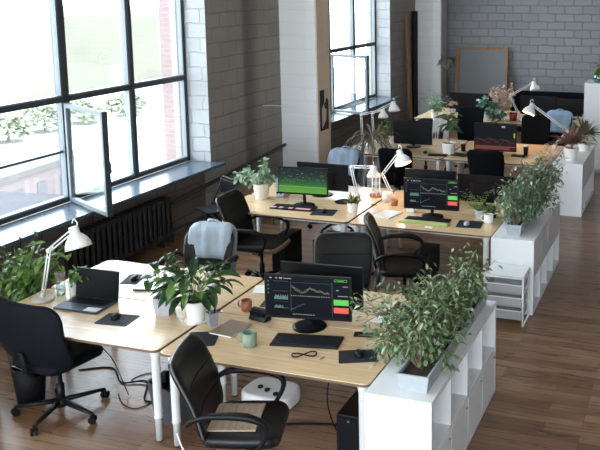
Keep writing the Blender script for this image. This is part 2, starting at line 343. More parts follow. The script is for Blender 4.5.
def rrect(w, h, r, seg=6, mid=0):
    r = min(r, w/2-1e-4, h/2-1e-4); pts = []
    cs = ((w/2-r, h/2-r, 0), (-w/2+r, h/2-r, 90), (-w/2+r, -h/2+r, 180), (w/2-r, -h/2+r, 270))
    for q, (cx, cy, a0) in enumerate(cs):
        arc = [(cx+r*cos(R(a0+90*i/seg)), cy+r*sin(R(a0+90*i/seg))) for i in range(seg+1)]
        pts += arc
        if mid:
            nx, ny, na = cs[(q+1) % 4]; e = (nx+r*cos(R(na)), ny+r*sin(R(na))); b = arc[-1]
            pts += [(b[0]+(e[0]-b[0])*k/(mid+1), b[1]+(e[1]-b[1])*k/(mid+1)) for k in range(1, mid+1)]
    return pts

def tag(o, label, cat, group=None, kind=None):
    o['label'] = label; o['category'] = cat
    if group: o['group'] = group
    if kind: o['kind'] = kind
    return o
def thing(name, label, cat, loc=(0, 0, 0), rz=0.0, group=None):
    o = bpy.data.objects.new(name, None); COL.objects.link(o); o.empty_display_size = 0.1
    o.location = loc; o.rotation_euler = (0, 0, rz)
    return tag(o, label, cat, group)
def struct(name, mb, m, label, cat, **k):
    o = mb.build(name, m, **k); return tag(o, label, cat, None, 'structure')

# ------------------------------------------------------------------ the room shell
XW, XG = -4.98, -5.35                       # inner wall face, glass line
YB, YF, XR, HC = 15.4, -9.0, 6.5, 4.8
struct('floor', MB().box(XW-0.6, XR, YF, YB+0.2, -0.2, 0), M_floor, 'brown laminate plank floor running through the open office', 'floor')
struct('ceiling', MB().box(XW-0.6, XR+.2, YF-.2, YB+0.2, HC, HC+0.2), M_ceil, 'pale painted ceiling above the open office', 'ceiling')  # out of view; height and pale tone chosen for the bounced light
w = MB(); prev = YF-0.2
for a, b in sorted(WINS):
    w.box(XW-0.55, XW, prev, a, 0, HC); prev = b
w.box(XW-0.55, XW, prev, YB+0.2, 0, HC)
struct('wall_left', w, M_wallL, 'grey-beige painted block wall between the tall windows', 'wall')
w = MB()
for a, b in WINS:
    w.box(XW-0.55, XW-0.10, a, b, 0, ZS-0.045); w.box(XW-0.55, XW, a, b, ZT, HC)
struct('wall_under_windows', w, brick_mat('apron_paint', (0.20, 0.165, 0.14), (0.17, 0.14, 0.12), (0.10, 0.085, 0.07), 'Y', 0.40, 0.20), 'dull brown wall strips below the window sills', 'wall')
w = MB()
for a, b in WINS:
    w.box(XW-0.36, XW+0.012, b-0.004, b+0.012, ZS, ZT); w.box(XW-0.36, XW+0.012, a-0.012, a+0.004, ZS, ZT)
struct('trim_reveals', w, M_reveal, 'white painted brick reveals at the sides of the windows', 'trim')
struct('wall_back', MB().box(XW-0.6, XR+.2, YB, YB+0.25, 0, HC), M_wallB, 'grey painted block wall at the far end', 'wall')
struct('wall_right', MB().box(XR, XR+0.2, YF-.2, YB, 0, HC), M_plain, 'unseen grey plaster wall on the aisle side, made up for the light', 'wall')  # out of view, invented and kept dark so little light bounces back
w = MB(); xs_ = [XW-.6, -4.4, -1.4, -.9, 2.1, 2.6, 5.6, XR]
for a, b in zip(xs_[::2], xs_[1::2]): w.box(a, b, YF-0.2, YF, 0, HC)
for a, b in zip(xs_[1:-1:2], xs_[2:-1:2]): w.box(a, b, YF-0.2, YF, 0, .7); w.box(a, b, YF-0.2, YF, 4.3, HC)
struct('wall_front', w, M_plain, 'unseen grey plaster wall behind the viewer, three windows added for fill light', 'wall')  # out of view; its windows are added to light the fronts of things

# windows
def window(n, a, b, splits, sash=None, label='', bars=()):
    fr = MB(); d = 0.05
    fr.box(XG-d, XG+d, a, b, ZS, ZS+0.05); fr.box(XG-d, XG+d, a, b, ZT-0.06, ZT); fr.box(XG-d*.9, XG+d*.9, a, b, 1.985, 2.045)
    fr.box(XG-d, XG+d, a, a+0.06, ZS, ZT); fr.box(XG-d, XG+d, b-0.06, b, ZS, ZT)
    for y, wd_ in splits: fr.box(XG-d*1.1, XG+d*1.1, y-wd_/2, y+wd_/2, ZS, ZT)
    root = fr.build('window_%d' % n, M_winframe); tag(root, label, 'window', None, 'structure')
    gl = MB(); gl.box(XG-0.006, XG+0.006, a+.03, b-.03, 2.02, ZT-.03)
    ys = [a] + [y for y, _ in splits] + [b]
    lin = MB()
    for y0, y1 in zip(ys, ys[1:]):
        if sash and abs(y0-sash[0]) < 0.2: continue
        gl.box(XG-0.006, XG+0.006, y0+.02, y1-.02, ZS+.03, 2.0)
    for y0, y1 in zip(ys, ys[1:]):          # pale inner beads beside the dark bars
        for z0, z1 in ((ZS+.05, 1.985), (2.045, ZT-.06)):
            ya, yb = y0+.055, y1-.05
            lin.box(XG-.02, XG+.045, yb-.02, yb, z0, z1); lin.box(XG-.02, XG+.03, ya, ya+.014, z0, z1)
            lin.box(XG-.02, XG+.05, ya, yb, z0, z0+.02)
    for z in bars: MB().box(XG-.02, XG+.02, a, 3.06, z, z+.025).build('glazing_bar', M_winframe, root)
    gl.build('pane', M_glass, root); lin.build('glazing_bead', M_sash, root)
    sl = MB(); sl.prism([(XG+.05, a+.004), (-4.765, a-.06), (-4.765, b+.06), (XW, b+.06), (XW, b-.004), (XG+.05, b-.004)], ZS-.045, ZS-.004)
    sl.build('window_sill', M_sill, root, bevel=.006)
    return root
window(1, 1.35, 5.45, [(3.1, 0.09), (4.27, 0.05)], (3.1, 1), 'dark framed window with an open casement, near end of the wall', bars=(1.41,))
window(2, 9.2, 12.72, [(10.25, .06), (11.5, 0.05)], (10.22, 1), 'dark framed window with open casement beyond the tan-sided pillar')
window(3, -5.6, -1.4, [(-4.2, .06), (-2.8, .06)], None, 'tall dark framed window beside the viewer')
window(4, -8.6, -6.2, [(-7.4, .06)], None, 'tall dark framed window far behind the viewer')
def sash(hx, hy, fx, fy, label):
    dx, dy = fx-hx, fy-hy; L = math.hypot(dx, dy)
    t = thing('window_sash', label, 'window sash', (hx, hy, 0), math.atan2(dy, dx))
    z0, z1 = .848, 1.98; fr = MB(); e = .05
    fr.box(0, e, -.025, .025, z0, z1).box(L-e, L, -.025, .025, z0, z1).box(e, L-e, -.025, .025, z0, z0+e).box(e, L-e, -.025, .025, z1-e, z1)
    fr.build('frame', M_sash, t, bevel=.006)
    MB().box(L, L+.010, -.026, .034, z0, z1).box(0, L, .026, .03, z1-.012, z1).build('seal_strip', M_winframe, t)
    MB().box(e-.01, L-e+.01, -.005, .005, z0+e-.01, z1-e+.01).build('pane', M_pane, t)
    h = MB(); h.tube([(L-.03, .03, 1.42), (L-.03, .055, 1.42)], .01, 8); h.tube([(L-.03, .055, 1.42), (L-.03, .06, 1.31)], .009, 8); h.build('handle', M_sash, t, smooth=True)
sash(-5.28, 3.06, -4.42, 2.63, 'pale grey casement swung open over the sill of the near window')
sash(-5.27, 10.24, -4.44, 10.06, 'pale grey casement swung open beyond the white pillar')

# pillars
def pillar(y, n, tanside):
    p = MB().box(XW-.02, -4.345, y, y+.5, 0, HC).build('pillar_%d' % n, M_pillar, bevel=.012); tag(p, ['white painted block pillar with a tan plastered side', 'white painted pillar near the grey end wall', 'white painted pillar beside the near window'][n-1], 'pillar', None, 'structure')
    MB().box(-4.347, -4.33, y+.02, y+.5, 0, HC).build('side_plaster', M_tanwall if tanside else mat('grey_plaster', (.42, .42, .41), .9, bump=.2), p, label='tan plastered side' if tanside else 'grey plastered side')
pillar(7.6, 1, True); pillar(14.5, 2, False); pillar(.1, 3, False)
t = thing('torn_poster', 'torn black and white poster on the tan side of the white pillar', 'poster', (-4.329, 7.85, 1.27))
MB().box(0, .008, -.16, .16, -.34, .33).build('sheet', mat('poster_black', (.02, .02, .022), .6), t)
sh = MB(); sh.at((.008, 0, 0), (0, pi/2, 0))
def yzp(mb, pts, x0, x1):
    a = [mb.v((x0, y, z)) for y, z in pts]; b = [mb.v((x1, y, z)) for y, z in pts]; n = len(pts); mb.face(a); mb.face(b[::-1])
    for i in range(n): mb.face([a[i], a[(i+1) % n], b[(i+1) % n], b[i]])
sh = MB(); yzp(sh, [(-.10, -.30), (-.10, .02), (-.03, .10), (0.0, .02), (.07, .0), (.05, -.18)], .008, .011); yzp(sh, [(.0, .10), (.0, .33), (.16, .33), (.16, .14), (.08, .20)], .008, .011)
sh.build('white_shape', mat('poster_white', (.62, .55, .48), .8), t)
tag(MB().tube([(-4.99, 6.95, 1.43), (-4.95, 7.3, 1.385), (-4.72, 7.585, 1.33)], .007, 6).build('wall_rod', M_wplastic), 'thin white rod across the wall corner left of the white pillar', 'rod')

# heating pipe, radiator
p = MB(); p.tube([(-4.915, 4.42, .50), (-4.915, 7.57, .70)], .028, 10); p.tube([(-4.93, 4.3, .12), (-4.93, 7.5, .12)], .02, 8); tag(p.build('heating_pipe', M_pipe, smooth=True), 'dark heating pipes along the wall beyond the radiator', 'pipe', None, 'structure')
t = thing('radiator', 'black cast iron radiator under the near window', 'radiator', (-4.89, 2.5, 0))
ns = 19
for i in range(ns):
    y = .045+i*.093; s = MB()
    s.tube([(-.055, y, .12), (-.055, y, .60)], .024, 8); s.tube([(.055, y, .12), (.055, y, .60)], .024, 8)
    s.cbox((0, y, .60), (.15, .075, .07)); s.cbox((0, y, .14), (.15, .075, .06)); s.cbox((0, y, .37), (.10, .02, .4))
    s.build('section', M_radiator, t, bevel=.012)
MB().tube([(0, -.02, .605), (0, 1.78, .605)], .02, 8).tube([(0, -.02, .14), (0, 1.86, .14)], .02, 8).tube([(0, 1.76, .6), (0, 1.84, .6), (0, 1.86, .14), (0, 1.86, 0)], .016, 8).build('pipe', M_radiator, t)
for y in (.1, 1.62): MB().box(-.05, .05, y, y+.03, 0, .12).build('foot', M_radiator, t)

# ------------------------------------------------------------------ outside
def ext():
    struct('ground', MB().box(-140, -12, -60, 140, -12.3, -12), mat('pale_yard', (.42, .42, .39), .95, var=.2, scale=.1), 'pale yard far below the windows', 'ground')
    struct('hill', MB().prism([(-140, -60), (-85, -60), (-85, 140), (-86, 140), (-140, 140)], -12, -1), mat('hillside', (.158, .153, .115), .95, var=.2, scale=.15), 'pale slope far beyond the yard', 'hill')
    for (x, y, l, h, rz) in ((-44, 37, 13, 3.0, .1),):
        t = thing('apartment_block', 'pale pink building seen through the near window', 'building', (x, y, -12), rz)
        MB().box(-4, 4, -l/2, l/2, 0, h).build('wall', mat('pink_wall', (.135, .108, .108), .9), t)
        MB().box(-4.3, 4.3, -l/2-.3, l/2+.3, h, h+.4).build('roof', mat('pale_roof', (.075, .07, .07), .9), t)
        for i in range(5): MB().box(4, 4.05, -l/2+1.2+i*2.4, -l/2+2.2+i*2.4, .8, 2.2).build('window', mat('dull_glass', (.07, .07, .075), .3), t)
    t = thing('shed', 'low building with a flat dull grey roof below the near window', 'building', (-21, 15.5, -12), .1)
    MB().box(-5, 5, -4, 4, 0, 7.4).build('wall', mat('shed_wall', (.06, .055, .055), .9), t)
    MB().box(-5.3, 5.3, -4.3, 4.3, 7.4, 7.65).build('roof', mat('shed_roof', (.026, .023, .026), .95), t)
    k = 0
    for (x, y, s) in ((-64, 48, 1.5), (-64, 54, 1.8), (-63, 60, 1.6), (-64, 66, 1.8), (-64, 72, 1.7), (-63, 78, 1.8), (-64, 42, 1.6)):
        t = thing('far_tree', ['pale round tree', 'broad pale tree', 'small round tree', 'tall pale tree', 'low round tree', 'last pale tree', 'first pale tree'][k] + ' at the foot of the slope outside the near window', 'tree', (x, y, -12), 0, 'trees at the foot of the slope'); k += 1
        MB().tube([(0, 0, 0), (0, 0, 1.2)], .15, 8).build('trunk', mat('pale_trunk', (.2, .19, .17), .9), t)
        c = MB()
        for i in range(260):
            a = random.uniform(0, 2*pi); e = random.uniform(-.6, 1.5); r = s*random.uniform(.75, 1)
            q = Vector((r*cos(a)*cos(e), r*sin(a)*cos(e), 1.35+r*.7*sin(e)))
            c.leaf(q, (cos(a), sin(a), random.uniform(-.5, .6)), 1.0, .7, .4, 3)
        c.build('crown', leaf_mat('far_leaves', (.26, .285, .20), (.36, .375, .28), .8), t)
    # red brick pier on the facade just outside the near window
    struct('exterior_pier', MB().box(-6.1, -5.58, 6.0, 6.5, -3, 6), brick_mat('red_brick', (.20, .125, .12), (.18, .115, .11), (.2, .17, .16), 'X', .25, .075), 'red brick pier of the facade outside the near window', 'facade')
ext()

# ------------------------------------------------------------------ desks
D = 0.738
def desk(x0, x1, y0, y1, label, group, legs=((0, 0), (1, 0), (0, 1), (1, 1)), rc=.05):
    t = thing('office_desk', label, 'desk', ((x0+x1)/2, (y0+y1)/2, 0), 0, group)
    w, h = x1-x0, y1-y0
    MB().prism(rrect(w, h, rc, 5), D-.022, D).build('desktop', M_wood, t, bevel=.003)
    e = MB(); P = rrect(w+.004, h+.004, rc, 5); Q = rrect(w-.002, h-.002, rc, 5); n = len(P)
    a = [[e.v((x, y, z)) for x, y in S] for S, z in ((P, D-.021), (P, D-.004), (Q, D-.004), (Q, D-.021))]
    for k in range(4):
        for i in range(n): e.face([a[k][i], a[k][(i+1) % n], a[(k+1) % 4][(i+1) % n], a[(k+1) % 4][i]])
    e.build('edge_band', M_edge, t, label='darker plywood edge')
    MB().box(-w/2+.12, w/2-.12, -h/2+.10, -h/2+.14, D-.065, D-.022).box(-w/2+.12, w/2-.12, h/2-.14, h/2-.10, D-.065, D-.022).build('frame_rail', M_wmetal, t)
    for lx, ly in legs:
        x = -w/2+.07 + lx*(w-.14); y = -h/2+.08 + ly*(h-.16)
        l = MB().lathe([(.045, D-.022), (.031, D-.10), (.030, .20), (.032, .195), (.032, .185), (.026, .18), (.024, .012)][::-1], 16, (x, y, 0)).build('leg', M_leg, t, smooth=True)
        MB().lathe([(.020, 0), (.022, .013)], 12, (x, y, 0)).build('foot', M_dgrey, l)
    return t
DY = [(.158, .93), (3.54, 4.31), (7.08, 7.85), (10.6, 11.37)]
XL0, XL1, XR0, XR1 = -3.72, -2.085, -2.06, -.475
rowname = ['first row', 'second row', 'third row', 'last row']
mark = [['whitish desk holding the open black laptop', 'oak desk under the monitor nearest the camera', 'whitish desk holding the closed silver laptop', 'oak desk behind the nearest lit monitor, with red-brown mug'],
        ['oak desk under the green chart monitor', 'oak desk holding the yellow-green keyboard', 'oak desk under the black monitor back behind the green chart', 'oak desk under two black monitor backs in the second row'],
        ['oak desk holding the rubber plant in white pot', 'oak desk under the red chart monitor', 'oak desk of the third row with clip lamps, far half', 'oak desk holding the far glass tumbler, third row'],
        ['far oak desk beside the second white pillar', 'far oak desk with dried pink flowers', 'far oak desk by the grey wall, pillar side', 'far oak desk by the grey wall under dark screens']]
for r, (y0, y1) in enumerate(DY):
    h = y1-y0
    desk(XL0, XL1, y0+.02, y1+.02, mark[r][0], 'desks of the ' + rowname[r]); desk(XR0, XR1, y0, y1, mark[r][1], 'desks of the ' + rowname[r])
    desk(XL0, XL1, y1+.03, y1+.03+h, mark[r][2], 'desks of the ' + rowname[r]); desk(XR0, XR1, y1+.01, y1+.01+h, mark[r][3], 'desks of the ' + rowname[r])

# ------------------------------------------------------------------ white cube cabinets
def cabinet(y0, ln, label, open_row, knobs, cols=4, H=.77, W=.44):
    t = thing('cube_cabinet', label, 'cabinet', (0, y0, 0), 0, 'white cube cabinets along the aisle')
    th = .04; f = MB()
    f.box(-W, 0, 0, ln, H-th, H); f.box(-W, 0, 0, ln, .0, th)
    f.box(-W, 0, 0, th, th, H-th); f.box(-W, 0, ln-th, ln, th, H-th)
    f.build('carcass', M_white, t, bevel=.002)
    iw = (ln-th)/cols
    f = MB(); zm = H/2
    f.box(-W+.012, -.004, th, ln-th, zm-.009, zm+.009)
    for i in range(1, cols): f.box(-W+.012, -.004, i*iw+th/2-.009, i*iw+th/2+.009, th, H-th)
    f.build('shelf_divider', M_white, t)
    MB().box(-W, -W+.012, th, ln-th, th, H-th).build('back_panel', M_white, t)
    z0, z1 = (th, zm-.009) if open_row == 'top' else (zm+.009, H-th)
    for i in range(cols):
        ya, yb = th/2+i*iw+.012, th/2+(i+1)*iw-.012
        d = MB().box(-.02, -.002, ya, yb, z0+.004, z1-.004).build('door', M_white, t, bevel=.002)
        if knobs: MB().lathe([(.004, 0), (.004, .008), (.008, .010), (.008, .016)], 12).build('knob', M_grey, d, loc=(-.002, yb-.05, z1-.05), rot=(0, pi/2, 0))
    return t
cabinet(0, 1.74, 'nearest white cube cabinet, open cubes above knobbed doors', 'top', True)
cabinet(3.39, 1.69, 'middle white cube cabinet with doors above open binder cubes', 'bottom', False)
cabinet(7.16, 1.49, 'farthest white cube cabinet, bearing two red-leaved plants', 'bottom', False)
# binders and boxes in the open lower cubes of the middle and far cabinets
k = 0
for (y0, ln) in ((3.39, 1.69), (7.16, 1.49)):
    iw = (ln-.04)/4
    for c in range(4):
        y = y0+.05+c*iw
        for j in range(4 if (c+k) % 2 else 3):
            wd_ = random.uniform(.045, .08); hh = random.uniform(.24, .31); dp = random.uniform(.25, .32)
            cc = random.choice([(.45, .45, .46), (.08, .08, .09), (.3, .26, .2), (.6, .6, .6), (.16, .2, .24)])
            if y+.012+wd_ > y0+(c+1)*iw+.008: break
            t = thing('binder', '%s binder in an open cube of the %s cabinet' % ('office', 'middle' if y0 < 5 else 'farthest'), 'binder', (-.06-random.uniform(0, .03), y+.012, .04), 0, 'binders in the %s cabinet' % ('middle' if y0 < 5 else 'farthest'))
            MB().box(-dp, 0, 0, wd_, 0, hh).build('cover', mat('binder_%d' % int(cc[0]*100), cc, .6), t, bevel=.003)
            MB().box(0, .002, .012, wd_-.012, hh*.5, hh*.8).build('spine_label', M_paper, t)
            y += wd_+.006
    k += 1

# ------------------------------------------------------------------ chairs
def office_chair(label, loc, rz, kind='padded', top=.98, arms=True, leather=None, group=None, base_rot=.3, bw=.50, lean=.14, name='office_chair'):
    t = thing(name, label, 'chair', loc, rz, group)
    L = leather or M_leather
    # seat
    def sf(x, y, z):
        k = (y/.25)
        return (x*(1-.06*max(0, -k)), y, .475+z - .03*max(0, k-.55)**1.4 - .012*(1-(x/.26)**2))
    MB().pad(.52, .50, .085, .09, sf).build('seat', L, t, smooth=True)
    MB().box(-.12, .12, -.12, .10, .395, .435).build('seat_plate', M_blackm, t)
    # backrest in local x / height y -> bent
    h = top-.47 if kind != 'shell' else top-.44
    zc = top-h/2
    def bf(x, y, z):
        v = y/h+.5
        ww = (.86+.14*min(1, v*1.7)) if kind != 'shell' else (1.12-.14*v)*(.72+.28*min(1, v*4)**.6)
        yy = -.245 - lean*v + .10*(x/(bw/2))**2*.35 + (0.03*sin(pi*v))
        if kind == 'shell': yy = -.20-lean*v + .16*(x/(bw/2))**2*.45 - .05*sin(pi*v)
        return (x*ww, yy+z, zc+y)
    MB().pad(bw, h, .06 if kind != 'shell' else .045, .085 if kind != 'shell' else .13, bf).build('backrest', L, t, smooth=True)
    if kind == 'padded':
        for v in (.36, .66):
            MB().tube([bf(x*bw/2*.97, (v-.5)*h, .031-abs(x)**6*.012) for x in [i/8-1 for i in range(17)]], .0045, 6).build('seam', M_blackm, t)
        pr = rrect(bw*.995, h*.995, .085, 6, 3)
        e = [bf(x, y, .004) for x, y in pr]; MB().tube(e+[e[0]], .007, 6, cap=False).build('piping', M_piping, t, smooth=True)
    sp = MB(); sp.tube([(0, -.05, .40), (0, -.22, .39), (0, -.285, .45), (0, -.30-lean*.2, .62)], [.03, .03, .028, .025], 8, flat=.5); sp.build('back_bracket', M_blackm, t, smooth=True)
    if arms:
        for s in (-1, 1):
            a = [(s*.255, -.255-lean*.3, .60), (s*.295, -.25, .655), (s*.31, -.16, .69), (s*.315, 0, .695), (s*.315, .10, .68), (s*.312, .175, .64), (s*.305, .19, .58), (s*.29, .15, .49), (s*.25, .09, .425), (s*.15, .06, .415)]
            P = catmull(a, 4)
            ar = MB().tube(P, [.018+.016*math.exp(-((i/len(P)-.38)/.2)**2) for i in range(len(P))], 10, flat=.75).build('armrest', M_black, t, smooth=True)
    g = MB(); g.lathe([(.030, .07), (.030, .24), (.018, .245), (.018, .41)], 14); g.build('gas_lift', M_black, t, smooth=True)
    MB().lathe([(.045, .06), (.05, .08), (.05, .11), (.03, .125)], 16).build('hub', M_black, t, smooth=True)
    for i in range(5):
        a = base_rot + i*2*pi/5; c, s_ = cos(a), sin(a)
        lg = MB().tube([(.03*c, .03*s_, .10), (.2*c, .2*s_, .085), (.34*c, .34*s_, .072)], [.026, .021, .015], 8, flat=.8).build('leg', M_black, t, smooth=True)
        w = MB(); b = a+.6
        for o in (-.016, .016):
            cx, cy = .34*c - sin(b)*o*1.0, .34*s_ + cos(b)*o
            nx, ny = -sin(b), cos(b)
            w.tube([(cx-nx*.010, cy-ny*.010, .028), (cx+nx*.010, cy+ny*.010, .028)], .028, 14)
        w.tube([(.34*c, .34*s_, .03), (.34*c, .34*s_, .075)], .009, 8)
        w.build('caster', M_blackm, lg)
    return t
def catmull(P, n):
    P = [Vector(p) for p in P]; out = []
    for i in range(len(P)-1):
        p0, p1, p2, p3 = P[max(i-1, 0)], P[i], P[i+1], P[min(i+2, len(P)-1)]
        for k in range(n):
            t = k/n; out.append(.5*((2*p1)+(p2-p0)*t+(2*p0-5*p1+4*p2-p3)*t*t+(3*p1-p0-3*p2+p3)*t**3))
    return out+[P[-1]]
CH = 'office chairs at the desks'
office_chair('black armless shell chair pushed up to the whitish laptop desk', (-3.13, .38, 0), R(-8), 'shell', 1.0, False, M_shell, CH, base_rot=R(-74), bw=.72, lean=.10)
office_chair('black leather armchair turned sideways at the nearest desk, beige pad on seat', (-1.23, -.08, 0), R(-72), 'padded', .99, True, M_leather, CH, base_rot=.2, lean=.18, bw=.58)
cC = office_chair('black chair wearing a pale jacket behind the peace lilies', (-3.00, 2.08, 0), R(188), 'padded', .89, True, M_bleather, CH, bw=.52)
office_chair('brown-black chair with tan-edged seat turned sideways below the green chart', (-3.03, 3.36, 0), R(-86), 'padded', 1.01, True, M_bleather, CH, lean=.18, bw=.57)
office_chair('dark chair facing away from the second row behind the nearest monitors', (-1.50, 2.08, 0), R(-160), 'padded', .99, True, M_bleather, CH, bw=.54)
office_chair('dark armchair seen edge-on at the desk with the yellow-green keyboard', (-1.27, 3.12, 0), R(-70), 'padded', .99, True, M_bleather, CH, lean=.15)
cJ = office_chair('black chair wearing a blue-grey jacket behind the black monitor back', (-3.14, 5.55, 0), R(176), 'padded', .99, False, M_fabric, CH)
office_chair('black fabric chair behind the round-shaded lamp, third row', (-2.62, 6.75, 0), R(8), 'plain', 1.0, False, M_fabric, CH)
office_chair('black chair back in front of the red chart monitor', (-1.31, 7.0, 0), R(0), 'plain', 1.0, False, M_fabric, CH, bw=.54)
office_chair('dark chair with a white cloth over it, far side of the third row', (-2.86, 8.75, 0), R(182), 'plain', 1.0, False, M_dgrey, CH)
office_chair('black chair behind the rubber plant, far side of the third row', (-2.38, 9.55, 0), R(176), 'plain', 1.12, False, M_fabric, CH)
office_chair('tall black chair right of the red pot, far side of the third row', (-1.06, 8.95, 0), R(180), 'plain', 1.12, False, M_fabric, CH)
cK = office_chair('black chair carrying a light blue denim jacket by the farthest cabinet', (-.86, 10.0, 0), R(176), 'plain', .98, False, M_fabric, CH)
# tan worn rim on the second-row seat and beige pad
t = thing('seat_pad', 'beige ribbed pad lying on the nearest black armchair', 'seat pad', (-1.23, -.08, .512), R(-72))
f = MB()
for i in range(14):
    y = -.215+i*.022; f.box(-.17, .17, y, y+.0225, 0, .012+.003*(i % 2))
f.build('pad', mat('beige_ribbed', (.36, .28, .20), .85, var=.15, scale=30), t, bevel=.003)
f = MB().tube([(-.25, .13, .47), (-.245, .19, .465), (-.19, .245, .455), (0, .258, .452), (.19, .245, .455), (.245, .19, .465), (.25, .13, .47)], .021, 8, flat=1.3)
o = f.build('worn_rim', M_tan, [q for q in bpy.data.objects if q.get('label', '').startswith('brown-black chair with tan')][0], smooth=True, label='tan worn front rim')

def jacket(label, loc, rz, w, drop_f, drop_b, m, top, th=.10, slope=.24, cat='jacket', name='jacket'):
    t = thing(name, label, cat, loc, rz)
    g = MB(); nx, ny = 22, 20; rows = []
    Ltot = drop_f+drop_b+th
    for j in range(ny+1):
        s = j/ny*Ltot; row = []
        for i in range(nx+1):
            u = i/nx*2-1
            if s < drop_f: y, z = th/2, -drop_f+s
            elif s < drop_f+th:
                a = (s-drop_f)/th*pi; y, z = th/2*cos(a), th/2*sin(a)
            else: y, z = -th/2, -(s-drop_f-th)
            wv = .006*sin(u*7+j*.15)+.004*sin(u*15-j*.2)
            edge = abs(u)**6*.05
            wid = 1+.10*min(0, z)*-1
            row.append(g.v((u*w/2*wid, y-min(0, z)*slope+wv*(1 if y > 0 else -1), z-edge*1.2)))
        rows.append(row)
    for a, b in zip(rows, rows[1:]):
        for i in range(nx): g.face([a[i], a[i+1], b[i+1], b[i]])
    o = g.build('cloth', m, t, smooth=True); sm = o.modifiers.new('solid', 'SOLIDIFY'); sm.thickness = .008; sm.offset = 1
    cl = MB(); cl.tube([(-w*.2, -th/2+.02, .005), (-w*.1, -.01, th/2+.018), (0, .0, th/2+.026), (w*.1, -.01, th/2+.018), (w*.2, -th/2+.02, .005)], .018, 8, flat=.6); cl.build('collar', m, t, smooth=True)
    return t
def on_chair(chair, off, top):
    M = Matrix.LocRotScale(chair.location, chair.rotation_euler, None)
    return M @ Vector((0, off, top))
jacket('pale blue-white jacket draped over the chair behind the peace lilies', on_chair(cC, -.375, .885), R(188), .44, .25, .38, mat('pale_jacket', (.34, .40, .45), .9, var=.3, scale=10, bump=.4, bscale=50), .97, .15)
jacket('blue-grey denim jacket over the chair behind the black monitor back', on_chair(cJ, -.375, .985), R(176), .46, .28, .40, M_denim, .99, .14)
jacket('light blue denim jacket hung on the chair by the farthest cabinet', on_chair(cK, -.375, .975), R(176), .46, .30, .40, M_ldenim, 1.0, .15)
jacket('white cloth hung over the right half of a dark far chair', (-2.70, 9.135, .985), R(182), .26, .34, .30, M_wcloth, 1.0, .13, .24, 'cloth', 'white_cloth')

# ------------------------------------------------------------------ monitors and desk kit
def bars(parent, items, z=-.0):      # flat lit interface elements lying on the screen (local x, z; faces -y)
    for nm, m, rects in items:
        b = MB()
        for (x0, x1, z0, z1) in rects: b.box(x0, x1, -.0032, -.0016, z0, z1)
        b.build(nm, m, parent)
def monitor(label, loc, rz, w=.66, h=.37, bottom=.10, screen=None, ui=None, group=None, tilt=0, base='round', m_body=None, stand=True):
    t = thing('computer_monitor', label, 'monitor', loc, rz, group)
    mb_ = m_body or M_black
    cas = MB().box(-w/2, w/2, 0, .022, bottom, bottom+h)
    cas.at((0, .022, 0)).prism([(-.18, 0), (.18, 0), (.14, .03), (-.14, .03)], bottom+.06, bottom+h*.7)
    c = cas.build('casing', mb_, t, bevel=.004)
    s = MB().box(-w/2+.012, w/2-.012, -.0015, .001, bottom+.022, bottom+h-.012).build('screen', screen or M_black, t)
    if ui: ui(s, w-.024, h-.034, bottom+.022)
    if stand:
        MB().tube([(0, .05, .012), (0, .05, bottom*.6), (0, .04, bottom+.12)], .02, 10, flat=.7).build('stand_neck', mb_, t)
        if base == 'round': MB().lathe([(.13, 0), (.13, .008), (.11, .014), (.02, .018)], 28, (0, .03, 0)).build('stand_base', mb_, t, smooth=False)
        else: MB().prism([(-.14, -.07), (.14, -.07), (.10, .10), (-.10, .10)], 0, .012).build('stand_base', mb_, t, bevel=.003)
    return t
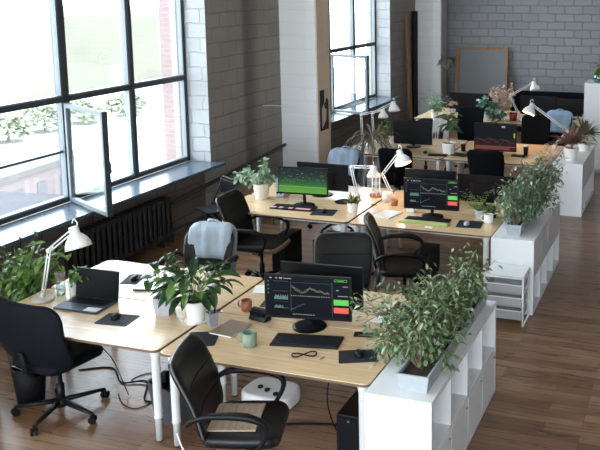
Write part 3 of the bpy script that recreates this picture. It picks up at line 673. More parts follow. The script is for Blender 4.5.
def dash_ui(s, w, h, z0):
    def X(u): return -w/2+u*w
    def Zz(v): return z0+v*h
    def rc(u0, u1, v0, v1): return (X(u0), X(u1), Zz(v0), Zz(v1))
    items = [('title_lettering', E_line, [rc(.05, .075, .935, .965), rc(.12, .14, .935, .965), rc(.165, .20, .93, .97), rc(.215, .31, .94, .958)]),
             ('icon_pattern', E_dim, [rc(.02, .04, v, v+.03) for v in (.55, .65, .75, .85)]),
             ('panel', E_dim, [rc(.09, .27, .62, .625), rc(.09, .27, .87, .875), rc(.30, .30+.003, .12, .86), rc(.30, .78, .855, .858), rc(.79, .793, .05, .9), rc(.09, .27, .36, .362)]),
             ('thumbnail_pattern', E_teal, [rc(.10, .27, .415, .42), rc(.10, .27, .195, .2)] + [rc(.10+.012*i, .108+.012*i, .42, .42+.05+.06*abs(sin(i*1.3))) for i in range(14)] + [rc(.10+.012*i, .108+.012*i, .2, .22+.05*abs(sin(i*.9))) for i in range(9)]),
             ('badge', E_gr, [rc(.82, .97, .925, .932), rc(.82, .97, .972, .978), rc(.82, .824, .925, .978), rc(.966, .97, .925, .978), rc(.86, .93, .945, .957)]),
             ('buy_button', E_gr, [rc(.81, .985, .335, .475)]), ('sell_button', E_rd, [rc(.81, .985, .135, .275)]),
             ('button_lettering', E_line, [rc(.86, .94, .40, .415), rc(.86, .94, .195, .21), rc(.92, .98, .80, .815), rc(.86, .98, .56, .575), rc(.84, .87, .70, .72)]),
             ('footer_lettering', E_line, [rc(.30+.028*i, .315+.028*i, .515, .53) for i in range(17)] + [rc(.32+.03*i, .34+.03*i, .045, .06) for i in range(9)])]
    bars(s, items)
    rnd = random.Random(5)
    def line(nm, m, pts, th):
        P = [Vector((X(u), -.0036, Zz(v))) for u, v in pts]
        b = MB()
        for a, c in zip(P, P[1:]):
            n = Vector((-(c-a).z, 0, (c-a).x)).normalized()*th
            b.poly([a-n, c-n, c+n, a+n])
        b.build(nm, m, s)
    vs = [.80, .76, .70, .66, .64, .60, .58, .62, .66, .70, .74, .72, .70, .66, .63, .67, .65, .60, .57, .6, .58]
    line('chart_line', E_line, [(.31+.0225*i, .68+(v-.66)*.7+rnd.uniform(-.01, .01)) for i, v in enumerate(vs)], .0011)
    line('chart_line', E_yg, [(.31+.0225*i, .65+(v-.66)*.7+rnd.uniform(-.015, .015)) for i, v in enumerate(vs)], .0009)
    line('trend_line', E_blue, [(.29+.02*i, .18+.018*i+rnd.uniform(-.03, .03)) for i in range(10)], .0013)
def red_ui(s, w, h, z0):
    def rc(u0, u1, v0, v1): return (-w/2+u0*w, -w/2+u1*w, z0+v0*h, z0+v1*h)
    bars(s, [('red_strip', E_strip, [rc(0, .86, 0, .10)]), ('pale_rule', emat('ui_salmon', (.20, .06, .05)), [rc(0, 1, .12, .145)]), ('white_tag', E_line, [rc(.66, .74, .88, .95)]), ('yellow_mark', E_yel, [rc(.95, .985, .5, .68)])])
    P = []; rnd = random.Random(3)
    b = MB()
    for (amp, off, mm) in ((.18, .22, 0), (.12, .3, 1)):
        pts = [(-w/2+w*i/24, z0+h*(off+amp*abs(sin(i*.42+mm))+rnd.uniform(-.03, .03))) for i in range(25)]
        for (x0, q0), (x1, q1) in zip(pts, pts[1:]): b.poly([(x0, -.0036, q0-.003), (x1, -.0036, q1-.003), (x1, -.0036, q1+.003), (x0, -.0036, q0+.003)])
    b.build('chart_line', emat('ui_rust', (.06, .018, .012)), s)
def green_ui(s, w, h, z0):
    def rc(u0, u1, v0, v1): return (-w/2+u0*w, -w/2+u1*w, z0+v0*h, z0+v1*h)
    rnd = random.Random(8)
    bars(s, [('tick_marks', emat('ui_grey_green', (.12, .2, .13)), [(lambda u, v: rc(u, u+rnd.uniform(.01, .035), v, v+.012))(rnd.uniform(.03, .93), rnd.uniform(.45, .95)) for _ in range(46)]),
             ('level_line', emat('ui_lime', (.16, .38, .10)), [rc(0, 1, .245, .262)])])
monitor('lit monitor with dark trading dashboard on the nearest oak desk', (-1.24, .86, D), R(9), .67, .342, .068, S_dash, dash_ui, 'monitors showing the trading dashboard')
monitor('black monitor back just behind the nearest lit monitor', (-1.27, 1.18, D), R(184), .68, .345, .05, None, None, 'monitors seen from behind')
monitor('monitor with the green chart in the second row', (-2.84, 4.02, D), R(4), .62, .325, .135, S_green, green_ui)
monitor('black monitor back behind the green chart monitor', (-2.85, 4.60, D), R(180), .68, .335, .06, None, None, 'monitors seen from behind')
monitor('lit monitor with dark trading dashboard in the second row', (-1.27, 4.02, D), R(5), .63, .35, .085, S_dash, dash_ui, 'monitors showing the trading dashboard')
monitor('black monitor back behind the second-row dashboard monitor', (-1.46, 4.60, D), R(181), .62, .33, .075, None, None, 'monitors seen from behind')
monitor('dark monitor back beside the cabinet bush in the second row', (-.80, 4.62, D), R(180), .66, .32, .06, None, None, 'monitors seen from behind', m_body=mat('brown_black', (.012, .0095, .009), .8, spec=.08))
monitor('black switched-off monitor left of the rubber plant', (-2.78, 7.82, D), R(2), .64, .385, .045, None, None)
monitor('monitor with a dark red chart in the third row', (-1.43, 7.80, D), R(0), .67, .43, .02, S_red, red_ui)
monitor('dark screen against the pillar end of the last row', (-2.72, 11.2, D), 0, .86, .40, .06, None, None, 'dark screens in the last row')
monitor('dark screen left of the white cabinet in the last row', (-1.42, 11.42, D), 0, .70, .36, .06, None, None, 'dark screens in the last row')
monitor('dark screen nearest the white cabinet in the last row', (-.80, 11.40, D), 0, .50, .33, .06, None, None, 'dark screens in the last row')

def keyboard(label, loc, rz, w=.46, d=.17, m=None, mk=None, name='keyboard', rows=5, cols=17):
    t = thing(name, label, 'keyboard', loc, rz)
    MB().at().prism([(-w/2, -d/2), (w/2, -d/2), (w/2, d/2), (-w/2, d/2)], 0, .016).build('case', m or M_black, t, bevel=.005)
    k = MB(); kw = (w-.03)/cols; kd = (d-.03)/rows
    for r in range(rows):
        for c in range(cols):
            x = -w/2+.015+c*kw; y = -d/2+.015+r*kd
            if r == 0 and 4 <= c <= 8:
                if c == 4: k.box(x, x+kw*5-.003, y, y+kd-.003, .015, .021)
                continue
            k.box(x, x+kw-.003, y, y+kd-.003, .015, .021)
    k.build('keys', mk or M_dgrey, t)
    return t
def mouse(label, loc, rz, m=None):
    t = thing('computer_mouse', label, 'mouse', loc, rz)
    def sf(x, y, z): return (x, y, max(0, .018+z*1.0 - .16*(y*.9)**2*8 + .0))
    b = MB(); n = 16
    prof = [(1.0, 0.0), (1.0, .3), (.92, .62), (.72, .87), (.4, .98), (.05, 1.0)]
    rings = [[b.v((.031*r*cos(2*pi*i/n), .052*r*sin(2*pi*i/n), .034*z)) for i in range(n)] for r, z in prof]
    for a, c in zip(rings, rings[1:]):
        for i in range(n): b.face([a[i], a[(i+1) % n], c[(i+1) % n], c[i]])
    b.face(rings[0][::-1]); b.face(rings[-1]); b.build('shell', m or M_black, t, smooth=True)
    MB().tube([(-.003, .026, .030), (.003, .026, .030)], .007, 12).build('wheel', M_grey, t)
def mousepad(label, loc, rz, w, d):
    o = MB().prism(rrect(w, d, .015, 4), 0, .003).build('mouse_pad', M_pad, loc=loc, rot=(0, 0, rz)); tag(o, label, 'mouse pad')
mousepad('slate mouse pad on the whitish laptop desk', (-2.71, .56, D), R(6), .27, .21); mouse('black mouse on the pad right of the open laptop', (-2.74, .58, D+.003), R(20))
mousepad('black mouse pad at the right end of the nearest desk', (-.70, .53, D), R(24), .27, .20); mouse('black mouse beside the nearest ficus trough', (-.70, .545, D+.003), R(30))
mousepad('slate mouse pad behind the nearest armchair back', (-1.89, .45, D), R(22), .22, .25)
mousepad('dark mouse pad at the far side of the whitish desks', (-3.13, 1.36, D), R(15), .22, .24); mouse('dark mouse beside the closed silver laptop', (-3.14, 1.34, D+.003), R(10))
mousepad('dark mouse pad right of the pink-lit keyboard', (-2.49, 3.84, D), R(10), .27, .26); mouse('black mouse right of the pink-lit keyboard', (-2.49, 3.85, D+.003), R(5))
mousepad('dark mouse pad by the white mug, second row', (-.79, 3.88, D), R(6), .27, .27); mouse('black mouse left of the white mug, second row', (-.82, 3.86, D+.003), R(0), M_lgrey)
keyboard('black keyboard in front of the nearest lit monitor', (-1.14, .635, D), R(10), .50, .20)
k1 = keyboard('black keyboard with pink lights below the green chart', (-2.90, 3.90, D), R(2), .52, .20)
pk = MB()
for (x0, x1) in ((-.25, -.19), (-.15, -.10), (-.03, .02), (.06, .24)): pk.box(x0, x1, -.095, -.045, .0205, .0225)
pk.build('lit_keys', emat('pink_keys', (.85, .45, .55), .7), k1, label='pink lit keys')
keyboard('black keyboard under the second-row dashboard monitor', (-1.27, 3.905, D), R(1), .50, .12, rows=4)
keyboard('yellow-green keyboard at the desk edge, second row', (-1.27, 3.765, D), R(-1), .56, .10, mat('lime_case', (.40, .46, .14), .5), mat('lime_keys', (.52, .56, .24), .5), rows=3)
keyboard('small dark keyboard left of the rubber plant pot', (-2.2, 7.30, D), R(10), .30, .12)
keyboard('dark keyboard right of the red chart monitor', (-1.02, 7.62, D), R(0), .22, .13)
mouse('dark mouse on the desk left of the rubber plant pot', (-2.44, 7.42, D), R(0))

def laptop(label, loc, rz, w=.40, d=.27, open_=99):
    t = thing('laptop', label, 'laptop', loc, rz)
    MB().box(-w/2, w/2, -d/2, d/2, 0, .018).build('base', mat('laptop_slate', (.06, .08, .11), .3, .3), t, bevel=.004)
    k = MB()
    for r in range(5):
        for c in range(14): x = -w/2+.03+c*(w-.06)/14; y = -.01+r*.024; k.box(x, x+.021, y, y+.02, .018, .0195)
    k.build('keys', M_black, t)
    MB().box(-.055, .055, -d/2+.02, -d/2+.085, .0181, .0186).build('touchpad', mat('touchpad', (.045, .055, .07), .3), t)
    a = R(open_-90)
    l = MB().box(-w/2, w/2, 0, .010, 0, .235).build('lid', M_black, t, loc=(0, d/2-.008, .018), rot=(-a, 0, 0), bevel=.003)
    MB().box(-w/2+.008, w/2-.008, -.001, 0, .012, .228).build('screen', mat('dark_screen', (.005, .005, .005), .45, spec=.15), l)
laptop('open black laptop with slip of paper on it', (-3.135, .72, D), R(1), .41, .27)
tag(MB().prism([(-.06, -.035), (.06, -.035), (.065, .03), (-.055, .035)], 0, .003).build('paper_slip', M_paper, loc=(-3.0, .63, D+.0195), rot=(0, 0, .1)), 'white paper slip on the open laptop palm rest', 'paper')
t = thing('laptop', 'closed silver laptop on the far whitish desk', 'laptop', (-2.86, 1.27, D), R(14))
MB().prism(rrect(.34, .24, .02), 0, .010).build('base', M_dgrey, t, bevel=.002); MB().prism(rrect(.34, .24, .02), .0105, .019).build('lid', M_silver, t, bevel=.002)

def mug(label, loc, rz, m, r=.045, h=.10):
    t = thing('mug', label, 'mug', loc, rz)
    MB().lathe([(r*.8, 0), (r*.95, .008), (r, .03), (r, h), (r-.005, h), (r-.006, .012), (.004, .010)], 28).build('cup', m, t, smooth=True)
    MB().tube(catmull([(r-.003, 0, h*.80), (r+.022, 0, h*.80), (r+.034, 0, h*.55), (r+.024, 0, h*.28), (r-.003, 0, h*.22)], 5), .006, 8).build('handle', m, t, smooth=True)
mug('sage green ribbed mug on the nearest desk', (-1.505, .455, D), R(190), M_greenmug, .053, .105)
mug('red-brown mug at the back of the nearest desk', (-1.86, 1.03, D), R(175), M_redmug, .044, .085)
mug('white mug by the fern on the second-row desk', (-.61, 3.995, D), R(190), M_wceramic, .05, .10)
o = thing('desk_speaker', 'black wedge speaker left of the nearest lit monitor', 'speaker', (-1.665, .90, D), R(-12))
m_ = MB(); a = [m_.v((x, y, z)) for x in (-.085, .085) for y, z in ((-.05, 0), (.04, 0), (.03, .085), (-.012, .085))]
for q in ((0, 1, 2, 3), (7, 6, 5, 4), (0, 4, 5, 1), (1, 5, 6, 2), (2, 6, 7, 3), (3, 7, 4, 0)): m_.face([a[i] for i in q])
m_.build('body', M_black, o, bevel=.012); MB().at((0, -.034, .043), (R(24), 0, 0)).box(-.07, .07, -.003, .001, -.035, .035).build('grille', M_fabric, o)
t = thing('notebook', 'brown kraft notebook left of the sage green mug', 'notebook', (-1.78, .66, D), R(-6))
MB().box(-.095, .095, -.125, .125, .002, .012).build('pages', M_paper, t); MB().box(-.10, .10, -.13, .13, .012, .015).box(-.10, .10, -.13, .13, 0, .002).box(-.10, -.097, -.13, .13, 0, .015).build('cover', M_kraft, t)
t = thing('pen_holder', 'grey pen holder with pens by the peace lilies', 'pen holder', (-1.95, .68, D), .2)
MB().lathe([(.042, 0), (.055, .11), (.051, .11), (.038, .006), (.003, .006)], 4).build('cup', mat('pen_cup_grey', (.24, .25, .265), .6), t)
for i, (x, y, c) in enumerate(((.01, .01, M_black), (-.012, .008, M_wplastic), (.0, -.012, M_tan), (.014, -.006, M_black))):
    MB().tube([(x*.6, y*.6, .008), (x*2.6, y*2.6, .175+.01*i)], .005, 6).build('pen', c, t)
t = thing('phone', 'black phone lying under the ficus leaves on the nearest desk', 'phone', (-.80, .87, D), R(15)); MB().prism(rrect(.14, .075, .012), 0, .010).build('body', M_black, t, bevel=.002); MB().prism(rrect(.13, .067, .009), .010, .0105).build('screen', mat('phone_glass', (.02, .02, .025), .1), t)
c8 = [(-.085*sin(a)*1.0, .035*sin(2*a), .004+.004*(sin(a*.5) > .5)) for a in [i*2*pi/40 for i in range(41)]]
tag(MB().tube(c8, .0045, 8).build('cable_loop', M_blackm, loc=(-1.06, .425, D+.004), rot=(0, 0, R(28))), 'black cable twisted into a figure eight before the nearest keyboard', 'cable')
tag(MB().tube([(0, 0, .003), (.012, .03, .006), (.01, .05, .004)], [.003, .006, .003], 8).build('dried_leaf', M_tan, loc=(-.93, .40, D)), 'small brown dry leaf on the nearest desk', 'leaf')
tag(MB().prism([(-.10, -.07), (.10, -.07), (.10, .07), (-.10, .07)], 0, .012).build('notepad', M_paper, loc=(-2.12, 1.50, D), rot=(0, 0, .3)) if False else MB().box(-.10, .10, -.09, .09, 0, .010).build('notepad', M_paper, loc=(-1.93, 1.47, D), rot=(0, 0, R(20))), 'white notepad behind the red-brown mug', 'notepad')
mousepad('dark mat between the red-brown mug and the lit monitor', (-1.70, 1.24, D), R(10), .24, .20)
for (xa, xb, ya, yb, lb) in ((-.85, -.66, 1.12, 1.40, 'white papers right of the nearest monitors'),):
    tag(MB().box(xa, xb, ya, yb, 0, .006).build('paper_stack', M_paper, loc=(0, 0, D)), lb, 'paper')

# ------------------------------------------------------------------ second-row and third-row small things
t = thing('desktop_speaker', 'pale blue-white speaker box beside the green chart monitor', 'speaker', (-3.30, 4.40, D), R(-4)); MB().box(-.055, .055, -.08, .08, 0, .22).build('cabinet', mat('pale_blue_box', (.50, .60, .62), .4), t, bevel=.008)
for dx in (-.025, .022): MB().lathe([(.014, 0), (.014, .004)], 12).build('cone', M_black, t, loc=(dx, -.08, .05), rot=(pi/2, 0, 0))
tag(MB().box(-.11, .11, -.14, .14, 0, .012).build('paper_stack', M_paper, loc=(-1.77, 3.98, D), rot=(0, 0, R(-12))), 'white papers left of the black second-row keyboard', 'paper')
tag(MB().box(-.045, .045, -.03, .03, 0, .06).build('small_box', M_wplastic, loc=(-1.56, 4.17, D), bevel=.004), 'small white box under the second-row dashboard monitor', 'box')
tag(MB().box(-.04, .04, -.025, .025, 0, .004).build('card', M_paper, loc=(-1.18, 3.64, D)), 'white card at the desk edge before the yellow-green keyboard', 'card')
tag(MB().lathe([(.10, 0), (.11, .01), (.05, .018), (.045, .03)], 24).build('charging_puck', M_black, loc=(-2.46, 4.33, D)), 'black round dock between the green chart and the black back', 'dock')
def cup(label, loc, r, h, m, lid=None, name='cup'):
    t = thing(name, label, 'cup', loc); MB().lathe([(r*.8, 0), (r, h), (r-.004, h), (r*.78, .006), (.003, .006)], 20).build('body', m, t, smooth=True)
    if lid: MB().lathe([(r+.003, h), (r+.003, h+.012), (r-.008, h+.022), (.005, h+.022)], 20).build('lid', lid, t, smooth=True)
cup('black travel cup right of the rubber plant', (-1.92, 7.74, D), .04, .12, M_black, M_lgrey)
cup('black paper cup right of the red chart monitor', (-.94, 7.76, D), .04, .13, M_black, M_wplastic)
cup('clear glass tumbler by the farthest cabinet', (-.70, 8.22, D), .035, .10, M_jar, None, 'glass_tumbler')
tag(MB().box(-.13, .13, -.09, .09, 0, .015).build('folder', M_black, loc=(-1.88, 7.42, D), rot=(0, 0, R(-20))), 'black folder left of the red chart monitor', 'folder')
tag(MB().box(-.16, .16, -.12, .12, 0, .02).build('paper_stack', M_paper, loc=(-3.5, 7.45, D), rot=(0, 0, R(15))), 'white paper stack under the clip lamps of the third row', 'paper')
# glass jar and cup by the near desk lamp
t = thing('glass_jar', 'tall clear glass with water on the laptop desk', 'glass', (-3.50, .86, D)); MB().lathe([(.036, 0), (.042, .19), (.040, .19), (.034, .008), (.003, .008)], 24).build('glass', M_jar, t, smooth=True); MB().lathe([(.0335, .009), (.0355, .09)], 24).build('water', glass_mat('water', (.85, .92, .92), 0, .1), t)
# big white lantern / wire stand
t = thing('wire_stand', 'white wire stand on terracotta saucer between the two clip lamps', 'stand', (-2.20, 4.72, D))
MB().lathe([(.07, 0), (.085, .018), (.078, .018), (.06, .006), (.003, .006)], 24).build('saucer', M_terra, t, smooth=True)
s = MB()
for i in range(6): a = i*pi/3; s.tube([(.055*cos(a), .055*sin(a), .01), (.05*cos(a), .05*sin(a), .27)], .005, 6)
for z in (.06, .16, .27): s.tube([(.053*cos(i*pi/10), .053*sin(i*pi/10), z) for i in range(21)], .004, 6)
s.build('wire_cage', M_wmetal, t)
tag(MB().lathe([(.05, 0), (.065, .05), (.06, .11), (.055, .11), (.055, .02), (.003, .02)], 24).build('peach_pot', M_creampot, loc=(-1.98, 4.52, D), smooth=True), 'empty peach ceramic pot at the foot of the right clip lamp', 'pot')
tag(MB().lathe([(.04, 0), (.05, .07), (.045, .07), (.04, .01), (.003, .01)], 24).build('terracotta_cup', M_terra, loc=(-1.84, 4.38, D), smooth=True), 'small terracotta cup by the peach pot', 'cup')

# ------------------------------------------------------------------ lamps
def desk_lamp(label, base, elbow, head, aim, group='white jointed desk lamps', shade_r=.10, base_kind='round', lit=0, wrist=None, bm_=None):
    b = Vector(base); t = thing('desk_lamp', label, 'lamp', base, 0, group)
    e = Vector(elbow)-b; h = Vector(head)-b; aim = Vector(aim).normalized()
    if base_kind == 'round': MB().lathe([(.085, 0), (.09, .012), (.085, .022), (.02, .028)], 28).build('base', bm_ or M_wmetal, t, smooth=False)
    else: MB().box(-.025, .025, -.03, .03, 0, .05).build('clamp', M_wmetal, t, bevel=.004)
    st = Vector((0, 0, .03))
    def arm(a, c, nm):
        d = (c-a).normalized(); s = d.cross(Vector((0, 1, 0)))
        if s.length < .1: s = d.cross(Vector((1, 0, 0)))
        s.normalize(); m = MB()
        for q in (-.013, .013): m.tube([a+s*q, c+s*q], .0065, 6)
        for f in (.15, .85): m.tube([a.lerp(c, f)-s*.018, a.lerp(c, f)+s*.018], .008, 6)
        m.build(nm, M_wmetal, t, smooth=True)
    neck = h - aim*(shade_r*1.25)
    arm(st, e, 'lower_arm'); arm(e, neck, 'upper_arm')
    for p in (e, neck): MB().tube([p-Vector((0, .018, 0)), p+Vector((0, .018, 0))], .018, 12).build('joint', M_wmetal, t)
    MB().tube([st-Vector((0, 0, .01)), st+Vector((0, 0, .03))], .015, 10).build('joint', M_wmetal, t)
    q = aim.to_track_quat('Z', 'Y'); r = shade_r
    sh = MB(); sh.M = Matrix.Translation(h - aim*r*.75) @ q.to_matrix().to_4x4()
    sh.lathe([(.02, -r*.75), (.036, -r*.7), (.04, -r*.15), (r*.55, .0), (r*.8, r*.3), (r*.95, r*.62), (r, r*.95), (r-.004, r*.95), (r*.9, r*.6), (r*.74, r*.3), (r*.48, .02), (.01, -.0)], 28, cap=False)
    s = sh.build('shade', M_wmetal, t, smooth=True)
    cap_ = MB(); cap_.M = Matrix.Translation(h - aim*r*.75) @ q.to_matrix().to_4x4(); cap_.tube(catmull([(0, .03, -r*.6), (0, .06, -r*.9), (0, .03, -r*1.25), (0, -.0, -r*1.0)], 4), .005, 6); cap_.build('grip_ring', M_wmetal, t)
    bl = MB(); bl.M = Matrix.Translation(h - aim*r*.35) @ q.to_matrix().to_4x4(); bl.lathe([(.005, -.03), (.018, -.02), (.026, .005), (.02, .028), (.004, .036)], 14); bl.build('bulb', M_bulb if lit else M_wplastic, s if False else t, smooth=True)
    if lit:
        l = bpy.data.lights.new('bulb_light', 'POINT'); l.energy = lit; l.color = (1, .62, .32); l.shadow_soft_size = .03
        lo = bpy.data.objects.new('bulb_light', l); COL.objects.link(lo); lo.parent = t; lo.location = h + aim*r*.12
    return t
desk_lamp('white desk lamp standing among leaves on the laptop desk', (-3.55, .71, D), (-3.48, .74, 1.16), (-3.19, .74, 1.23), (.3, -.05, -1), shade_r=.105, wrist=1, bm_=mat('lamp_base_rust', (.62, .56, .50), .4))
desk_lamp('white clip lamp with low head behind the small succulent', (-2.36, 4.52, D), (-2.44, 4.52, 1.13), (-2.14, 4.50, 1.04), (.05, -.15, -1), shade_r=.085, base_kind='clamp')
desk_lamp('white glowing clip lamp reaching right over the dashboard monitor', (-1.96, 4.66, D), (-2.09, 4.66, 1.03), (-1.82, 4.64, 1.20), (.45, -.3, -1), shade_r=.105, base_kind='clamp', lit=7)
desk_lamp('white lamp with lower head by the leafy pot, third row', (-3.60, 7.72, D), (-3.62, 7.72, 1.24), (-3.24, 7.72, 1.22), (.15, -.25, -1), shade_r=.085, base_kind='clamp')
desk_lamp('white lamp with higher head by the leafy pot, third row', (-3.47, 7.90, D), (-3.50, 7.90, 1.24), (-3.12, 7.9, 1.31), (.2, -.25, -1), shade_r=.095, base_kind='clamp')
desk_lamp('white glowing lamp leaning left over the third row', (-.62, 8.42, D), (-.40, 8.42, 1.02), (-1.02, 8.38, 1.30), (-.35, -.35, -1), shade_r=.105, base_kind='clamp', lit=9)
desk_lamp('farthest white lamp, before the grey wall', (-1.62, 10.85, D), (-1.86, 10.85, 1.22), (-1.38, 10.85, 1.37), (.25, -.2, -1), shade_r=.10, base_kind='clamp')

# ------------------------------------------------------------------ plants
def pot(t, r0, r1, h, m, sq=False, th=.008, saucer=False):
    if sq:
        p = MB(); 
        def ring(s_, z): return [p.v((x*s_, y*s_, z)) for x, y in rrect(1, 1, .08, 3)]
        rs = [ring(2*r0, 0), ring(2*r1, h), ring(2*r1-2*th, h), ring(2*r0-2*th, th)]
        for a, b in zip(rs, rs[1:]):
            n = len(a)
            for i in range(n): p.face([a[i], a[(i+1) % n], b[(i+1) % n], b[i]])
        p.face(rs[0][::-1]); p.face(rs[-1]); p.build('pot', m, t)
    else: MB().lathe([(r0, 0), (r1, h*.92), (r1+.004, h*.92), (r1+.004, h), (r1-th, h), (r1-th, h*.8), (.003, h*.8)], 28).build('pot', m, t, smooth=False)
    MB().lathe([(r1*.3, h*.78), (r1-th, h*.86), (.005, h*.88)], 16).build('soil', M_soil, t)
def rdir(rn, zlo=-.2, zhi=1.0):
    a = rn.uniform(0, 2*pi); z = rn.uniform(zlo, zhi); c = math.sqrt(max(0, 1-min(1, z*z))); return Vector((c*cos(a), c*sin(a), z))
def bushy(t, roots, targets, m, nb, lpb, ll, lw, stem_m, seed=1, droop=.5, spread=.5, nseg=2, stem_r=.004, jit=.06):
    rn = random.Random(seed); f = MB(); s = MB(); random.seed(seed)
    for i in range(nb):
        rt = Vector(rn.choice(roots)); c, rad = rn.choice(targets); c = Vector(c)
        d = Vector((rn.gauss(0, 1), rn.gauss(0, 1), rn.gauss(0, 1))).normalized(); q = rn.uniform(.45, 1.0)
        e = c + Vector((d.x*rad[0], d.y*rad[1], d.z*rad[2]))*q
        mid = rt.lerp(e, .55) + Vector((0, 0, .10*(e-rt).length))
        P = catmull([rt, rt.lerp(mid, .5)+Vector((rn.uniform(-.01, .01), rn.uniform(-.01, .01), .02)), mid, e], 4)
        s.tube(P, [stem_r*(1-.75*k/len(P)) for k in range(len(P))], 5)
        for k in range(lpb):
            u = rn.uniform(.42, 1.0); p = P[min(len(P)-1, int(u*(len(P)-1)))] + Vector((rn.uniform(-jit, jit), rn.uniform(-jit, jit), rn.uniform(-jit, jit)))
            o = (p-c); o = o.normalized() if o.length > .01 else Vector((0, 0, 1))
            dd = (o*.6 + Vector((rn.uniform(-1, 1), rn.uniform(-1, 1), rn.uniform(-.9, .5)))*spread*1.4)
            f.leaf(p, dd, ll*rn.uniform(.7, 1.2), lw*rn.uniform(.8, 1.15), droop, nseg)
    s.build('stems', stem_m, t, smooth=True); f.build('foliage', m, t, recalc=False)
def rosette(t, base, m, n, ll, lw, droop, seed, zlo=.3, zhi=1.0, nseg=5, rise=.03, fold=.25):
    rn = random.Random(seed); random.seed(seed); f = MB()
    for i in range(n):
        d = rdir(rn, zlo, zhi); f.leaf(Vector(base)+Vector((d.x*rise, d.y*rise, rn.uniform(0, rise))), d, ll*rn.uniform(.65, 1.1), lw*rn.uniform(.8, 1.1), droop*rn.uniform(.7, 1.3), nseg, fold, rn.uniform(-.3, .3))
    f.build('foliage', m, t, recalc=False)

def trough_plant(label, y0, y1, targets, nb, lpb, seed, m, roots, xa=-.265, xb=-.045, ll=.062):
    t = thing('potted_ficus', label, 'plant', (0, 0, .77))
    h = .115; p = MB(); dr = .018
    def ring(k, z): return [p.v(q) for q in ((xa+k, y0+k, z), (xb-k, y0+k, z), (xb-k, y1-k, z), (xa+k, y1-k, z))]
    rs = [ring(dr, 0), ring(.0, h), ring(.018, h), ring(.025, .02)]
    for a, b in zip(rs, rs[1:]):
        for i in range(4): p.face([a[i], a[(i+1) % 4], b[(i+1) % 4], b[i]])
    p.face(rs[0][::-1]); p.face(rs[-1]); p.build('trough', M_concrete, t, bevel=.004)
    MB().box(xa+.02, xb-.02, y0+.02, y1-.02, .02, .09).build('soil', M_soil, t)
    bushy(t, roots, targets, m, nb, lpb, ll, ll*.4, M_bark, seed, .5, .55, 2, .006, .055)
trough_plant('large variegated ficus bush in a grey trough on the nearest cabinet', .085, 1.66,
    [((-.22, .42, .30), (.30, .28, .26)), ((-.28, .75, .36), (.32, .30, .24)), ((-.20, 1.15, .38), (.26, .35, .24)), ((-.10, 1.5, .36), (.16, .2, .24)), ((-.42, .45, .16), (.24, .2, .2)), ((-.56, .52, .27), (.20, .2, .2)), ((-.08, .5, .12), (.10, .3, .1))],
    150, 26, 21, M_ficus, [(-.155, y, .08) for y in (.25, .45, .65, .9, 1.1, 1.35, 1.5)])
trough_plant('ficus bush leaning towards the aisle on the middle cabinet', 3.50, 4.72,
    [((-.30, 3.82, .36), (.24, .28, .26)), ((-.10, 4.1, .50), (.26, .28, .28)), ((.04, 4.3, .58), (.22, .25, .22)), ((-.22, 3.95, .22), (.20, .3, .18)), ((-.02, 4.0, .32), (.2, .2, .2))],
    150, 26, 22, M_ficus2, [(-.235, y, .08) for y in (3.60, 3.7, 3.85)], -.325, -.15, .066)

t = thing('peace_lily', 'lush long-leaved plant in white pot by the pen holder', 'plant', (-2.115, .72, D)); pot(t, .062, .082, .17, M_wceramic)
MB().lathe([(.08, 0), (.09, .012)], 24).build('saucer', M_wceramic, t)
def lily(t, n, seed, h=.12, ll=.30, lean=(0, 0), mm=None):
    rn = random.Random(seed); random.seed(seed); f = MB(); s = MB()
    for i in range(n):
        d = rdir(rn, .25, 1.0); d = (d+Vector((lean[0], lean[1], 0))*.5).normalized()
        p0 = Vector((rn.uniform(-.02, .02), rn.uniform(-.02, .02), h)); p1 = p0 + d*rn.uniform(.09, .25) + Vector((0, 0, .05))
        s.tube([p0, p0.lerp(p1, .5)+Vector((0, 0, .02)), p1], .003, 5)
        dd = (Vector((d.x, d.y, d.z*.4+.05))+Vector((rn.uniform(-.3, .3), rn.uniform(-.3, .3), 0))).normalized()
        f.leaf(p1, dd, ll*rn.uniform(.7, 1.15), .072*rn.uniform(.8, 1.15), rn.uniform(.6, 1.5), 6, .3, rn.uniform(-.5, .5))
    s.build('stems', M_gstem, t, smooth=True); f.build('foliage', mm or M_lily, t, recalc=False)
lily(t, 48, 3, .16, .21, (.05, 0))
t = thing('peace_lily', 'long-leaved plant in square grey pot on the whitish desk', 'plant', (-2.44, .79, D), .25); pot(t, .06, .075, .14, M_stonepot, True); lily(t, 20, 4, .13, .19, (-.1, .1))

t = thing('leafy_houseplant', 'bright green bushy plant on the floor behind the laptop desk', 'plant', (-4.08, 1.02, 0))
pot(t, .14, .18, .46, mat('dark_brown_pot', (.05, .035, .028), .6)); bushy(t, [(0, 0, .4)], [((.0, -.05, .78), (.26, .26, .28)), ((.27, -.05, .98), (.26, .22, .20)), ((.44, -.1, 1.10), (.20, .2, .12)), ((-.15, .1, .80), (.2, .2, .3))], M_bright, 44, 13, .085, .04, M_gstem, 9, .5, .6, 3, .005, .05)
MB().tube([(.08, -.05, .40), (.085, -.05, 1.16)], .007, 6).build('stake', M_black, t)
t = thing('trailing_plant', 'trailing sprigs in a white cup left of the open laptop', 'plant', (-3.405, .90, D)); pot(t, .035, .045, .12, M_wceramic); bushy(t, [(0, 0, .11)], [((0, 0, .16), (.13, .12, .09)), ((.08, 0, .20), (.12, .1, .06))], M_bright, 16, 9, .06, .03, M_gstem, 12, .6, .7, 3, .003, .02)

